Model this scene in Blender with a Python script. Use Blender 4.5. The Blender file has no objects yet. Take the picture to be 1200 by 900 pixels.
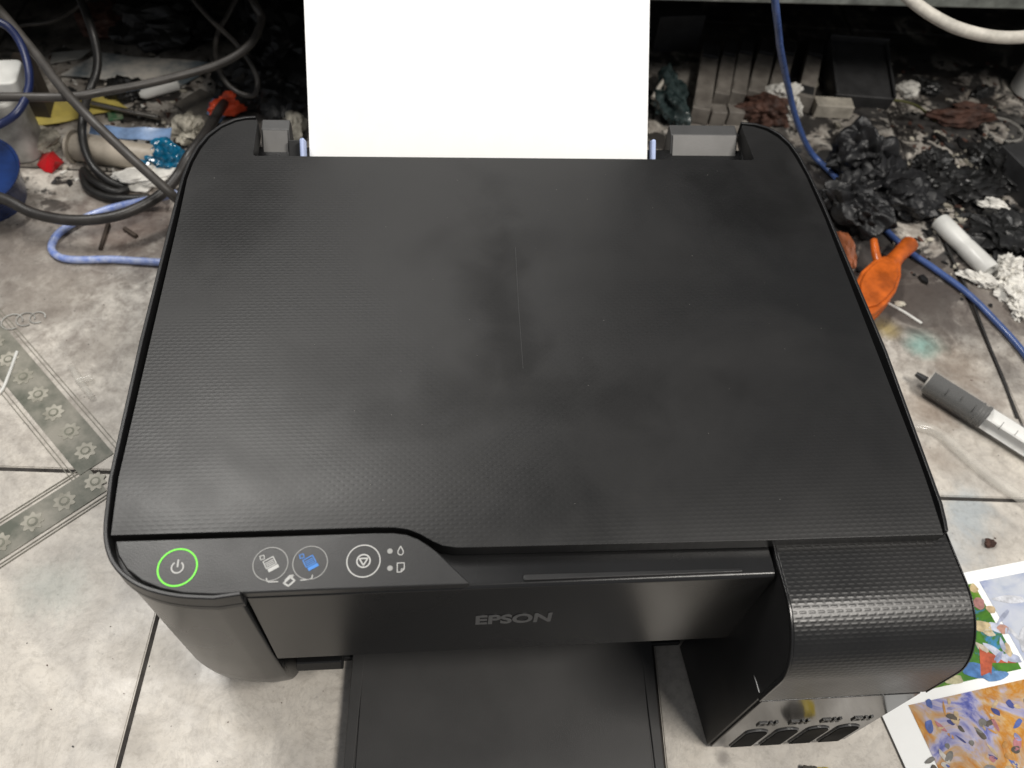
import bpy, bmesh, math, random
from mathutils import Vector, Matrix, noise
random.seed(7)
S = bpy.context.scene
COL = S.collection
R = math.radians

# ------------------------------------------------------------------ camera
CAM = Vector((-0.0423848, -0.0933342, 0.4906704)); YAW, PITCH, ROLL, FPX = 0.1517139, 0.9410327, 0.1050457, 960.0
fwd = Vector((math.sin(YAW)*math.cos(PITCH), math.cos(YAW)*math.cos(PITCH), -math.sin(PITCH)))
r0 = Vector((math.cos(YAW), -math.sin(YAW), 0)); u0 = r0.cross(fwd)
rgt = math.cos(ROLL)*r0 + math.sin(ROLL)*u0
upv = -math.sin(ROLL)*r0 + math.cos(ROLL)*u0
cd = bpy.data.cameras.new('camera'); cam = bpy.data.objects.new('camera', cd); COL.objects.link(cam)
cd.sensor_fit = 'HORIZONTAL'; cd.sensor_width = 36; cd.lens = FPX/1200*36; cd.clip_start = 0.01; cd.clip_end = 50
m = Matrix((rgt, upv, -fwd)).transposed().to_4x4(); m.translation = CAM; cam.matrix_world = m
S.camera = cam
cd.dof.use_dof = True; cd.dof.focus_distance = 0.43; cd.dof.aperture_fstop = 10
S.render.resolution_x = 1024; S.render.resolution_y = 768

# ------------------------------------------------------------------ light
w = bpy.data.worlds.new('World'); S.world = w; w.use_nodes = True
bgn = w.node_tree.nodes['Background']; bgn.inputs[0].default_value = (0.93, 0.95, 1.0, 1); bgn.inputs[1].default_value = 0.27
def area(name, loc, target, sx, sy, power, col):
    l = bpy.data.lights.new(name, 'AREA'); l.shape = 'RECTANGLE'; l.size = sx; l.size_y = sy; l.energy = power; l.color = col
    o = bpy.data.objects.new(name, l); COL.objects.link(o); o.location = loc
    o.rotation_euler = (Vector(target)-Vector(loc)).to_track_quat('-Z', 'Y').to_euler()
    return o
area('ceiling_lamp_back', (-0.55, 0.62, 1.55), (0, 0.2, 0), 0.55, 0.16, 16, (1.0, 0.97, 0.92))
area('ceiling_lamp_front', (0.70, -0.42, 1.6), (0.05, 0.2, 0), 0.60, 0.14, 24, (1.0, 0.95, 0.88))
area('lid_sheen_lamp', (-0.12, 1.55, 1.75), (0, 0.3, 0), 1.0, 0.22, 4.5, (1.0, 0.97, 0.93))  # added lamp, unseen source, puts sheen on the lid
S.view_settings.view_transform = 'Standard'; S.view_settings.look = 'None'; S.view_settings.exposure = 0.0; S.view_settings.gamma = 1

# ------------------------------------------------------------------ helpers
def ray(x, y): return fwd + rgt*((x-600)/FPX) - upv*((y-450)/FPX)
def at(x, y, z=0.0):
    d = ray(x, y); return CAM + d*((z-CAM.z)/d.z)
def atp(x, y, P, N):
    d = ray(x, y); return CAM + d*((Vector(P)-CAM).dot(N)/d.dot(N))
def aty(x, y, Y):
    d = ray(x, y); return CAM + d*((Y-CAM.y)/d.y)

MATS = {}
def nd(nt, t, **kw):
    n = nt.nodes.new(t)
    for k, v in kw.items():
        if k[0] == '_': setattr(n, k[1:], v)
        else: n.inputs[k.replace('__', ' ')].default_value = v
    return n
def pmat(name, col, rough=0.5, metal=0.0, spec=0.5, var=0.15, vscale=60, bump=0.0, bscale=300, col2=None, trans=0.0, rvar=0.1, alpha=1.0, emit=0, ior=1.45, sheen=0):
    """plain procedural material: noise varies colour, gloss and fine relief"""
    if name in MATS: return MATS[name]
    m = bpy.data.materials.new(name); m.use_nodes = True; nt = m.node_tree; L = nt.links.new
    b = nt.nodes['Principled BSDF']
    tc = nt.nodes.new('ShaderNodeNewGeometry')
    n = nd(nt, 'ShaderNodeTexNoise', Scale=vscale, Detail=5.0, Roughness=0.6); L(tc.outputs['Position'], n.inputs['Vector'])
    r = nt.nodes.new('ShaderNodeValToRGB'); L(n.outputs['Fac'], r.inputs[0])
    c2 = col2 if col2 else tuple(c*(1-var) for c in col)
    r.color_ramp.elements[0].position = 0.35; r.color_ramp.elements[1].position = 0.65
    r.color_ramp.elements[0].color = (*c2, 1); r.color_ramp.elements[1].color = (*[min(1, c*(1+(0 if col2 else var*0.4))) for c in col], 1)
    L(r.outputs[0], b.inputs['Base Color'])
    n2 = nd(nt, 'ShaderNodeTexNoise', Scale=vscale*0.6, Detail=4.0); L(tc.outputs['Position'], n2.inputs['Vector'])
    mr = nd(nt, 'ShaderNodeMapRange'); mr.inputs[1].default_value = .3; mr.inputs[2].default_value = .7
    mr.inputs[3].default_value = max(0.02, rough-rvar); mr.inputs[4].default_value = min(1, rough+rvar)
    L(n2.outputs['Fac'], mr.inputs[0]); L(mr.outputs[0], b.inputs['Roughness'])
    b.inputs['Metallic'].default_value = metal; b.inputs['Specular IOR Level'].default_value = spec
    b.inputs['Transmission Weight'].default_value = trans; b.inputs['IOR'].default_value = ior; b.inputs['Alpha'].default_value = alpha
    if emit:
        b.inputs['Emission Color'].default_value = (*col, 1); b.inputs['Emission Strength'].default_value = emit
    if bump:
        n3 = nd(nt, 'ShaderNodeTexNoise', Scale=bscale, Detail=4.0); L(tc.outputs['Position'], n3.inputs['Vector'])
        bp = nd(nt, 'ShaderNodeBump', Strength=bump, Distance=0.001); L(n3.outputs['Fac'], bp.inputs['Height']); L(bp.outputs[0], b.inputs['Normal'])
    MATS[name] = m
    return m

def weave_plastic(name, use_uv, rough, bstr, darkening=None):
    """black plastic moulded with small staggered dashes; oily smudges change the gloss, dark reflections are painted in"""
    m = bpy.data.materials.new(name); m.use_nodes = True; nt = m.node_tree; L = nt.links.new
    b = nt.nodes['Principled BSDF']
    tc = nt.nodes.new('ShaderNodeTexCoord')
    src = tc.outputs['UV'] if use_uv else tc.outputs['Object']
    def mt(op, a, b_=0.0, c_=None):
        x = nt.nodes.new('ShaderNodeMath'); x.operation = op
        for k_, v_ in enumerate((a, b_) if c_ is None else (a, b_, c_)):
            if hasattr(v_, 'links'): L(v_, x.inputs[k_])
            else: x.inputs[k_].default_value = v_
        return x.outputs[0]
    def sm(v_, a, b_):
        x = nt.nodes.new('ShaderNodeMapRange'); x.interpolation_type = 'SMOOTHSTEP'; L(v_, x.inputs[0]); x.inputs[1].default_value = a; x.inputs[2].default_value = b_; x.inputs[3].default_value = 1; x.inputs[4].default_value = 0
        return x.outputs[0]
    sxyz = nt.nodes.new('ShaderNodeSeparateXYZ'); L(src, sxyz.inputs[0])
    vv = mt('DIVIDE', sxyz.outputs[1], .00195); row = mt('FLOOR', vv); uu = mt('ADD', mt('DIVIDE', sxyz.outputs[0], .0041), mt('MULTIPLY', row, .5))
    fu = mt('ABSOLUTE', mt('SUBTRACT', mt('FRACT', uu), .5)); fv = mt('ABSOLUTE', mt('SUBTRACT', mt('FRACT', vv), .5))
    dash = mt('MULTIPLY', sm(fu, .22, .47), sm(fv, .0, .42))
    n0 = nd(nt, 'ShaderNodeTexNoise', Scale=900.0, Detail=3.0); L(src, n0.inputs['Vector'])
    ad = nd(nt, 'ShaderNodeMath', _operation='MULTIPLY_ADD'); ad.inputs[1].default_value = 0.12
    L(n0.outputs['Fac'], ad.inputs[0]); L(dash, ad.inputs[2])
    bp = nd(nt, 'ShaderNodeBump', Strength=bstr, Distance=0.0004, _invert=False); L(ad.outputs[0], bp.inputs['Height'])
    L(bp.outputs[0], b.inputs['Normal'])
    n1 = nd(nt, 'ShaderNodeTexNoise', Scale=9.0, Detail=4.0, Roughness=0.55, Distortion=0.6); L(src, n1.inputs['Vector'])
    n2 = nd(nt, 'ShaderNodeTexNoise', Scale=55.0, Detail=5.0); L(src, n2.inputs['Vector'])
    mr = nd(nt, 'ShaderNodeMapRange'); mr.inputs[1].default_value = .35; mr.inputs[2].default_value = .68
    mr.inputs[3].default_value = rough-0.035; mr.inputs[4].default_value = rough+0.035; L(n1.outputs['Fac'], mr.inputs[0])
    a2 = nd(nt, 'ShaderNodeMath', _operation='MULTIPLY_ADD'); a2.inputs[1].default_value = 0.10; L(n2.outputs['Fac'], a2.inputs[0]); L(mr.outputs[0], a2.inputs[2])
    L(a2.outputs[0], b.inputs['Roughness'])
    # a dry film of dust lies unevenly on the black
    rp = nt.nodes.new('ShaderNodeValToRGB'); L(n1.outputs['Fac'], rp.inputs[0])
    rp.color_ramp.elements[0].position = 0.36; rp.color_ramp.elements[0].color = (0.006, 0.006, 0.006, 1)
    rp.color_ramp.elements[1].position = 0.62; rp.color_ramp.elements[1].color = (0.0112, 0.0108, 0.0106, 1)
    if darkening:  # greasy smudges and dark reflections painted into colour and specular
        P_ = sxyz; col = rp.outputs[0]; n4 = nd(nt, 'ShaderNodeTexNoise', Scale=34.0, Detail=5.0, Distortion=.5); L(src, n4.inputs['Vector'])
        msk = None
        for (cx, cy, ax, ay, stg) in darkening:
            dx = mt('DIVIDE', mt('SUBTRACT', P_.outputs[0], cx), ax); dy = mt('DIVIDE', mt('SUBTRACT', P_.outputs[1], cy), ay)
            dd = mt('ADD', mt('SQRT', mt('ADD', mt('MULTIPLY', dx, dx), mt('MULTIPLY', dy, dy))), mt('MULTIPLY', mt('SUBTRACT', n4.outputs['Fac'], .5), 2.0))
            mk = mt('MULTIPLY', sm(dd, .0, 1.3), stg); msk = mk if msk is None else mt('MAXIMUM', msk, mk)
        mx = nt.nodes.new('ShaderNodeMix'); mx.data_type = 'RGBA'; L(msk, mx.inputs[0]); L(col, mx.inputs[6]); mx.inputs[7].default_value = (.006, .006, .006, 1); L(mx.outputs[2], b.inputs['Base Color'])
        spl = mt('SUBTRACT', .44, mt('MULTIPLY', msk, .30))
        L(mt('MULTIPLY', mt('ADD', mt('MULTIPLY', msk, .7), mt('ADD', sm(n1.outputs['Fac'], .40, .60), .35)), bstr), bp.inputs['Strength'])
    else: L(rp.outputs[0], b.inputs['Base Color'])
    if darkening: L(spl, b.inputs['Specular IOR Level'])
    return m

def link(name, me, mat, parent=None):
    o = bpy.data.objects.new(name, me); COL.objects.link(o)
    if mat: me.materials.append(mat)
    if parent:
        o.parent = parent; o.matrix_parent_inverse = pinv(parent)
    return o
def pinv(p):
    M = Matrix.Identity(4)
    chain = []
    q = p
    while q: chain.append(q); q = q.parent
    for q in reversed(chain):
        M = M @ q.matrix_parent_inverse @ q.matrix_basis
    return M.inverted()
def tag(o, label, cat, group=None, kind=None):
    if label: o['label'] = label
    if cat: o['category'] = cat
    if group: o['group'] = group
    if kind: o['kind'] = kind
    return o
def empty(name, loc, label, cat, group=None):
    o = bpy.data.objects.new(name, None); COL.objects.link(o); o.location = loc; o.empty_display_size = .02
    return tag(o, label, cat, group)
def finish(bm, name, mat, parent=None, smooth=40, bevel=0, seg=3):
    bmesh.ops.recalc_face_normals(bm, faces=bm.faces)
    me = bpy.data.meshes.new(name); bm.to_mesh(me); bm.free()
    if smooth:
        me.polygons.foreach_set('use_smooth', [True]*len(me.polygons))
        me.set_sharp_from_angle(angle=R(smooth))
    o = link(name, me, mat, parent)
    if bevel:
        md = o.modifiers.new('bevel', 'BEVEL'); md.width = bevel; md.segments = seg; md.limit_method = 'ANGLE'; md.angle_limit = R(35); md.harden_normals = True
    return o
def prism_bm(pts, z0, z1, bm=None):
    bm = bm or bmesh.new()
    a = [bm.verts.new((p[0], p[1], z0)) for p in pts]; b = [bm.verts.new((p[0], p[1], z1)) for p in pts]
    n = len(pts)
    bm.faces.new(list(reversed(a))); bm.faces.new(b)
    for i in range(n):
        bm.faces.new((a[i], a[(i+1) % n], b[(i+1) % n], b[i]))
    return bm
def box_bm(x0, x1, y0, y1, z0, z1, bm=None):
    return prism_bm([(x0, y0), (x1, y0), (x1, y1), (x0, y1)], z0, z1, bm)
def extr_x_bm(prof, x0, x1, bm=None):
    """closed profile of (y, z) pushed along x"""
    bm = bm or bmesh.new()
    a = [bm.verts.new((x0, p[0], p[1])) for p in prof]; b = [bm.verts.new((x1, p[0], p[1])) for p in prof]
    n = len(prof); bm.faces.new(a); bm.faces.new(list(reversed(b)))
    for i in range(n): bm.faces.new((a[i], b[i], b[(i+1) % n], a[(i+1) % n]))
    return bm
def catmull(pts, n=8, closed=False):
    pts = [Vector(p) for p in pts]; out = []
    N = len(pts); rng = range(N if closed else N-1)
    for i in rng:
        if closed: p0, p1, p2, p3 = pts[i-1], pts[i], pts[(i+1) % N], pts[(i+2) % N]
        else: p0, p1, p2, p3 = pts[max(i-1, 0)], pts[i], pts[i+1], pts[min(i+2, N-1)]
        for k in range(n):
            t = k/n
            out.append(.5*((2*p1)+(-p0+p2)*t+(2*p0-5*p1+4*p2-p3)*t*t+(-p0+3*p1-3*p2+p3)*t**3))
    if not closed: out.append(pts[-1])
    return out
def tube_bm(path, rad, seg=10, cap=True, bm=None):
    bm = bm or bmesh.new()
    path = [Vector(p) for p in path]; N = len(path)
    rads = rad if isinstance(rad, (list, tuple)) else [rad]*N
    T = [(path[min(i+1, N-1)]-path[max(i-1, 0)]).normalized() for i in range(N)]
    nrm = T[0].orthogonal().normalized(); rings = []
    for i in range(N):
        nrm = (nrm - T[i]*nrm.dot(T[i]))
        nrm = nrm.normalized() if nrm.length > 1e-9 else T[i].orthogonal().normalized()
        bi = T[i].cross(nrm)
        rings.append([bm.verts.new(path[i]+(nrm*math.cos(2*math.pi*k/seg)+bi*math.sin(2*math.pi*k/seg))*rads[i]) for k in range(seg)])
    for i in range(N-1):
        for k in range(seg):
            bm.faces.new((rings[i][k], rings[i][(k+1) % seg], rings[i+1][(k+1) % seg], rings[i+1][k]))
    if cap: bm.faces.new(list(reversed(rings[0]))); bm.faces.new(rings[-1])
    return bm
def cable(name, pts, rad, mat, label, cat='cable', group=None, n=10, wob=0.0):
    p = catmull(pts, n)
    if wob:
        p = [q + Vector((noise.noise(q*25), noise.noise(q*25+Vector((5, 0, 0))), 0.4*noise.noise(q*25+Vector((0, 9, 0)))))*wob for q in p]
    return tag(finish(tube_bm(p, rad, 12), name, mat, None, 60), label, cat, group)
def lathe_bm(prof, axis0, axis1, seg=28, bm=None):
    """prof = [(t along axis 0..1, radius)]"""
    a0, a1 = Vector(axis0), Vector(axis1)
    bm = bm or bmesh.new()
    d = a1-a0; T = d.normalized(); n = T.orthogonal().normalized(); bi = T.cross(n); rings = []
    for t, r in prof:
        c = a0+d*t
        rings.append([bm.verts.new(c+(n*math.cos(2*math.pi*k/seg)+bi*math.sin(2*math.pi*k/seg))*max(r, 1e-5)) for k in range(seg)])
    for i in range(len(rings)-1):
        for k in range(seg): bm.faces.new((rings[i][k], rings[i][(k+1) % seg], rings[i+1][(k+1) % seg], rings[i+1][k]))
    bm.faces.new(list(reversed(rings[0]))); bm.faces.new(rings[-1])
    return bm
def crumple(name, c, size, mat, label, cat, parent=None, seed=0, amp=0.45, freq=2.2, sub=5, group=None, flatten=0.0, rot=0, fold=True):
    """a crushed, creased lump: straight folds of falling size laid over an uneven ball"""
    rg = random.Random(seed*77+5)
    bm = bmesh.new(); bmesh.ops.create_icosphere(bm, subdivisions=sub, radius=1.0)
    off = Vector((seed*3.17, seed*1.31, seed*7.7)); cr, sr = math.cos(rot), math.sin(rot)
    folds = []
    for k in range(11):
        n_ = Vector((rg.gauss(0, 1), rg.gauss(0, 1), rg.gauss(0, 1))).normalized()
        f_ = freq*(.32+.16*k); folds.append((n_, f_, rg.random(), amp*.30/(1+.42*k)))
    for v in bm.verts:
        p = v.co.copy(); nv = p.copy()
        wv = Vector((noise.noise(p*1.1+off), noise.noise(p*1.1+off+Vector((7, 1, 3))), noise.noise(p*1.1+off+Vector((2, 8, 5)))))
        q = p+wv*.35; d = 0; sh = Vector((0, 0, 0))
        for n_, f_, ph, a in folds:
            t = q.dot(n_)*f_+ph; tri = abs((t % 1.0)*2-1)*2-1
            d += tri*a; sh += n_*(tri*a*.35)
        p = nv*(1+d+.30*noise.noise(nv*1.1+off*2))+sh+wv*.22
        p = Vector((p.x*size[0], p.y*size[1], p.z*size[2]))
        p = Vector((p.x*cr-p.y*sr, p.x*sr+p.y*cr, p.z))
        if p.z < -size[2]*0.75: p.z = -size[2]*0.75
        v.co = p+Vector(c)+Vector((0, 0, size[2]*0.75))
    o = finish(bm, name, mat, parent, 22)
    if label: tag(o, label, cat, group)
    return o
def sheet_bm(corners, th=0.0004, n=16, bend=0.003, seed=0, freq=20):
    """thin sheet on four corners with waves, real thickness"""
    A, B, C_, D = [Vector(c) for c in corners]; bm = bmesh.new(); top = []; bot = []
    for i in range(n+1):
        ra, rb = [], []
        for j in range(n+1):
            u, v = i/n, j/n
            p = (A*(1-u)+B*u)*(1-v)+(D*(1-u)+C_*u)*v
            h = bend*(noise.noise(Vector((p.x*freq+seed, p.y*freq, seed*2.2)))+0.55)
            p = p+Vector((0, 0, max(h, 0)))
            ra.append(bm.verts.new(p+Vector((0, 0, th)))); rb.append(bm.verts.new(p))
        top.append(ra); bot.append(rb)
    for i in range(n):
        for j in range(n):
            bm.faces.new((top[i][j], top[i+1][j], top[i+1][j+1], top[i][j+1])); bm.faces.new((bot[i][j], bot[i][j+1], bot[i+1][j+1], bot[i+1][j]))
    for i in range(n):
        for (a, b) in ((0, 0), (n, n)):
            bm.faces.new((top[i][a], bot[i][a], bot[i+1][a], top[i+1][a])); bm.faces.new((top[a][i], top[a][i+1], bot[a][i+1], bot[a][i]))
    return bm
def obb(name, c, sx, sy, sz, rot, mat, label=None, cat=None, group=None, parent=None, bevel=0.0008, tilt=0):
    """bevelled block standing on c, turned by rot"""
    bm = box_bm(-sx/2, sx/2, -sy/2, sy/2, 0, sz)
    bm.transform(Matrix.Translation(Vector(c)) @ Matrix.Rotation(rot, 4, 'Z') @ Matrix.Rotation(tilt, 4, 'X'))
    o = finish(bm, name, mat, parent, 35, bevel)
    if label: tag(o, label, cat, group)
    return o

# ------------------------------------------------------------------ tile material
def tile_material():
    m = bpy.data.materials.new('stained_tile'); m.use_nodes = True; nt = m.node_tree; L = nt.links.new
    b = nt.nodes['Principled BSDF']; g = nt.nodes.new('ShaderNodeNewGeometry'); P = g.outputs['Position']
    def noi(sc, det=6, ro=.6, dist=0): 
        n = nd(nt, 'ShaderNodeTexNoise', Scale=sc, Detail=float(det), Roughness=ro, Distortion=float(dist)); L(P, n.inputs['Vector']); return n.outputs['Fac']
    def ramp(fac, stops):
        r = nt.nodes.new('ShaderNodeValToRGB'); L(fac, r.inputs[0]); e = r.color_ramp.elements
        while len(e) < len(stops): e.new(0.5)
        for i, (p, c) in enumerate(stops): e[i].position = p; e[i].color = (*c, 1) if len(c) == 3 else c
        return r.outputs[0]
    def mix(f, a, c):
        x = nt.nodes.new('ShaderNodeMix'); x.data_type = 'RGBA'
        if hasattr(f, 'links'): L(f, x.inputs[0])
        else: x.inputs[0].default_value = f
        for s, v in ((6, a), (7, c)):
            if hasattr(v, 'links'): L(v, x.inputs[s])
            else: x.inputs[s].default_value = (*v, 1)
        return x.outputs[2]
    def math_(op, a, c=0.0, clamp=False):
        x = nt.nodes.new('ShaderNodeMath'); x.operation = op; x.use_clamp = clamp
        for s, v in ((0, a), (1, c)):
            if hasattr(v, 'links'): L(v, x.inputs[s])
            else: x.inputs[s].default_value = v
        return x.outputs[0]
    def mrange(v, a, c, d=0, e=1):
        x = nt.nodes.new('ShaderNodeMapRange'); L(v, x.inputs[0]); x.interpolation_type = 'SMOOTHSTEP'
        for i, q in enumerate((a, c, d, e)): x.inputs[i+1].default_value = q
        return x.outputs[0]
    def spot(x, y, r0_, r1_):
        d = nt.nodes.new('ShaderNodeVectorMath'); d.operation = 'DISTANCE'; L(P, d.inputs[0]); d.inputs[1].default_value = (x, y, 0)
        nz = noi(38, 5, .65, .8)
        dd = math_('ADD', d.outputs['Value'], math_('MULTIPLY', math_('SUBTRACT', nz, .5), r1_*1.3))
        return mrange(dd, r0_, r1_, 1, 0)
    marble = ramp(noi(16, 8, .62, .9), [(.28, (.41, .388, .355)), (.45, (.545, .512, .462)), (.60, (.635, .594, .53)), (.78, (.58, .538, .472))])
    veins = ramp(noi(30, 9, .72, .7), [(.47, (0, 0, 0)), (.5, (1, 1, 1)), (.53, (0, 0, 0))])
    c = mix(math_('MULTIPLY', veins, .22), marble, (.30, .28, .26))
    grime = ramp(noi(70, 8, .72, .4), [(.42, (0, 0, 0)), (.62, (1, 1, 1))])
    sx = nt.nodes.new('ShaderNodeSeparateXYZ'); L(P, sx.inputs[0])
    X, Y = sx.outputs[0], sx.outputs[1]
    bk = mrange(Y, .08, .40, .16, .72)
    c = mix(math_('MULTIPLY', grime, bk), c, (.135, .108, .090))
    darkening = ramp(noi(11, 7, .6, 1.4), [(.42, (0, 0, 0)), (.62, (1, 1, 1))])
    c = mix(math_('MULTIPLY', darkening, mrange(Y, .16, .40, .10, .55)), c, (.085, .068, .056))
    # ink that ran and dried
    ink = ramp(noi(20, 9, .68, 1.0), [(.455, (0, 0, 0)), (.495, (1, 1, 1))])
    zone = math_('MULTIPLY', mrange(Y, .25, .37, 0, 1), mrange(X, .20, .33, 0, 1))
    c = mix(math_('MULTIPLY', ink, math_('MULTIPLY', zone, .9)), c, (.012, .012, .014))
    ink2 = ramp(noi(27, 9, .7, .6), [(.525, (0, 0, 0)), (.56, (1, 1, 1))])
    c = mix(math_('MULTIPLY', ink2, mrange(Y, .32, .48, 0, .95)), c, (.018, .016, .015))
    shelf_shade = math_('MULTIPLY', mrange(Y, .64, .71, 0, .94), mrange(noi(14, 5), .3, .62, .55, 1))  # shelf shadow painted into the colour of the far tiles
    c = mix(shelf_shade, c, (.016, .015, .014))
    for (px, py, ra, rb, col, st) in ((1083, 405, .004, .022, (.20, .42, .38), .75), (1040, 385, .002, .016, (.40, .31, .10), .75), (1132, 600, .004, .03, (.30, .37, .42), .55),
                                      (1110, 640, .004, .035, (.33, .38, .42), .55), (1150, 470, .004, .03, (.16, .12, .095), .5), (1180, 440, .004, .025, (.07, .06, .055), .6), (1100, 540, .002, .02, (.25, .2, .16), .5), (1092, 480, .004, .03, (.20, .14, .10), .55), (1115, 425, .004, .035, (.20, .15, .11), .55),
                                      (118, 405, .004, .03, (.25, .22, .19), .55), (60, 690, .004, .03, (.40, .46, .42), .35), (150, 262, .01, .075, (.13, .095, .08), .8), (60, 330, .01, .06, (.24, .21, .18), .6),
                                      (1075, 345, .02, .08, (.075, .062, .055), .9), (1170, 360, .01, .06, (.12, .10, .09), .7), (20, 290, .01, .07, (.19, .165, .145), .7), (160, 870, .003, .02, (.30, .27, .23), .4), (848, 888, .001, .007, (.22, .2, .18), .85)):
        p = at(px, py, 0); c = mix(math_('MULTIPLY', spot(p.x, p.y, ra, rb), st), c, col)
    fine = ramp(noi(210, 8, .75, .3), [(.36, (.62, .60, .57)), (.52, (1, 1, 1)), (.66, (1.0, .98, .95))])
    xm = nt.nodes.new('ShaderNodeMix'); xm.data_type = 'RGBA'; xm.blend_type = 'MULTIPLY'; xm.inputs[0].default_value = .45; L(c, xm.inputs[6]); L(fine, xm.inputs[7]); c = xm.outputs[2]
    speck = nd(nt, 'ShaderNodeTexVoronoi', Scale=150.0); L(P, speck.inputs['Vector'])
    sp = mrange(speck.outputs['Distance'], .06, .13, 1, 0)
    gate = mrange(noi(45, 3), .50, .58, 0, 1)
    c = mix(math_('MULTIPLY', math_('MULTIPLY', sp, gate), mrange(Y, .05, .4, .25, .9)), c, (.05, .045, .04))
    L(c, b.inputs['Base Color'])
    L(mrange(noi(24, 5), .3, .7, .28, .58), b.inputs['Roughness'])
    bp = nd(nt, 'ShaderNodeBump', Strength=.25, Distance=.0006); L(noi(120, 6, .7), bp.inputs['Height']); L(bp.outputs[0], b.inputs['Normal'])
    return m

# ------------------------------------------------------------------ setting: tiled bench, shelf, wall
TH = -0.068  # the tiles lie a little askew to the printer
grout_m = pmat('grout', (.045, .040, .036), .9, var=.5, vscale=90, bump=.6)
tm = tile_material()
bench = finish(box_bm(-1.0, 1.0, -.25, .92, -.05, -.0016), 'tabletop', grout_m, None, 0); bench['kind'] = 'structure'
TS = .298; U0, V0 = -.2185, .176
def uv2w(u, v, z=0): return Vector((u*math.cos(TH)-v*math.sin(TH), u*math.sin(TH)+v*math.cos(TH), z))
# u = x cos + y sin (rotated frame); matches grout lines in the picture
tme = None
for i in range(-2, 5):
    for j in range(-2, 3):
        if tme is None:
            h = TS/2-.0014
            bm = box_bm(-h, h, -h, h, -.008, 0); bmesh.ops.bevel(bm, geom=[e for e in bm.edges if all(v.co.z > -.001 for v in e.verts)], offset=.0007, segments=2, affect='EDGES')
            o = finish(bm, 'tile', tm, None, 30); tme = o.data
        else:
            o = bpy.data.objects.new('tile', tme); COL.objects.link(o)
        o.parent = bench; o.matrix_parent_inverse = pinv(bench)
        o.location = uv2w(U0+(i-.5)*TS, V0+(j+.5)*TS, random.uniform(-.0003, .0003)); o.rotation_euler = (0, 0, TH)
        if (i, j) == (0, 0): tile_a = o
        if (i, j) == (0, -1): tile_b = o

# printed floral border, glazed onto two tiles
band_m = pmat('border_olive', (.085, .092, .07), .45, var=.5, vscale=42, col2=(.27, .255, .215))
line_m = pmat('border_line', (.20, .19, .155), .45, var=.3, vscale=80)
ros_m = pmat('border_flower', (.42, .40, .34), .45, var=.35, vscale=60, col2=(.22, .21, .17))
ros_c = pmat('border_flower_eye', (.18, .18, .14), .45, var=.3, vscale=120)
def strip(name, a, b, wd, mat, z, parent):
    a, b = Vector(a), Vector(b); d = (b-a).normalized(); n = Vector((-d.y, d.x))*wd/2
    return finish(prism_bm([a+n, b+n, b-n, a-n][::-1], z-.0004, z), name, mat, parent, 0)
def rosette(c, rad, parent, z=.0009):
    bm = bmesh.new(); ph = random.uniform(0, .8)
    pts = []
    for k in range(48):
        a = 2*math.pi*k/48; r = rad*(.86+.15*math.cos(8*a)); pts.append((c[0]+r*math.cos(a+ph), c[1]+r*math.sin(a+ph)))
    o = finish(prism_bm(pts, z-.0004, z), 'flower', ros_m, parent, 0)
    e = finish(prism_bm([(c[0]+rad*.46*math.cos(k*.35), c[1]+rad*.46*math.sin(k*.35)) for k in range(18)], z, z+.0002), 'flower_eye', ros_c, o, 0)
    finish(prism_bm([(c[0]+rad*.30*math.cos(k*.42), c[1]+rad*.30*math.sin(k*.42)) for k in range(15)], z+.0002, z+.0004), 'flower_heart', ros_m, None, 0).parent = o
def border(a, b, wd, parent, n, off):
    strip('border_band', a, b, wd, band_m, .0006, parent)
    av, bv = Vector(a), Vector(b); d = (bv-av).normalized(); nn = Vector((-d.y, d.x))
    for s in (-1, 1):
        for q in (.62, .72): strip('border_line', av+nn*s*wd*q, bv+nn*s*wd*q, .0006, line_m, .0005, parent)
    k = 0
    while off+k*.0213 < (bv-av).length-.004:
        rosette(av+d*(off+k*.0213), .0072, parent); k += 1
border((-.445, .3935), (-.2705, .2000), .0245, tile_a, 7, .012)
border((-.2670, .1880), (-.4200, .0545), .0215, tile_b, 5, .002)

shelf_m = pmat('shelf_edge_stone', (.20, .215, .195), .6, var=.5, vscale=45, bump=.4)
wall_m = pmat('dark_wall', (.022, .020, .018), .8, var=.6, vscale=18, bump=.5, bscale=60)  # near-black mottled wall colour
sh = finish(box_bm(-1.0, 1.0, .556, .92, .1325, .152), 'shelf', shelf_m, None, 30, .002); sh['kind'] = 'structure'
wl = finish(box_bm(-1.0, 1.0, .86, .90, -.004, .128), 'back_wall', wall_m, None, 0); wl['kind'] = 'structure'
wl2 = finish(box_bm(-1.0, 1.0, .88, .94, .1525, .62), 'upper_back_wall', wall_m, None, 0); wl2['kind'] = 'structure'

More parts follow.
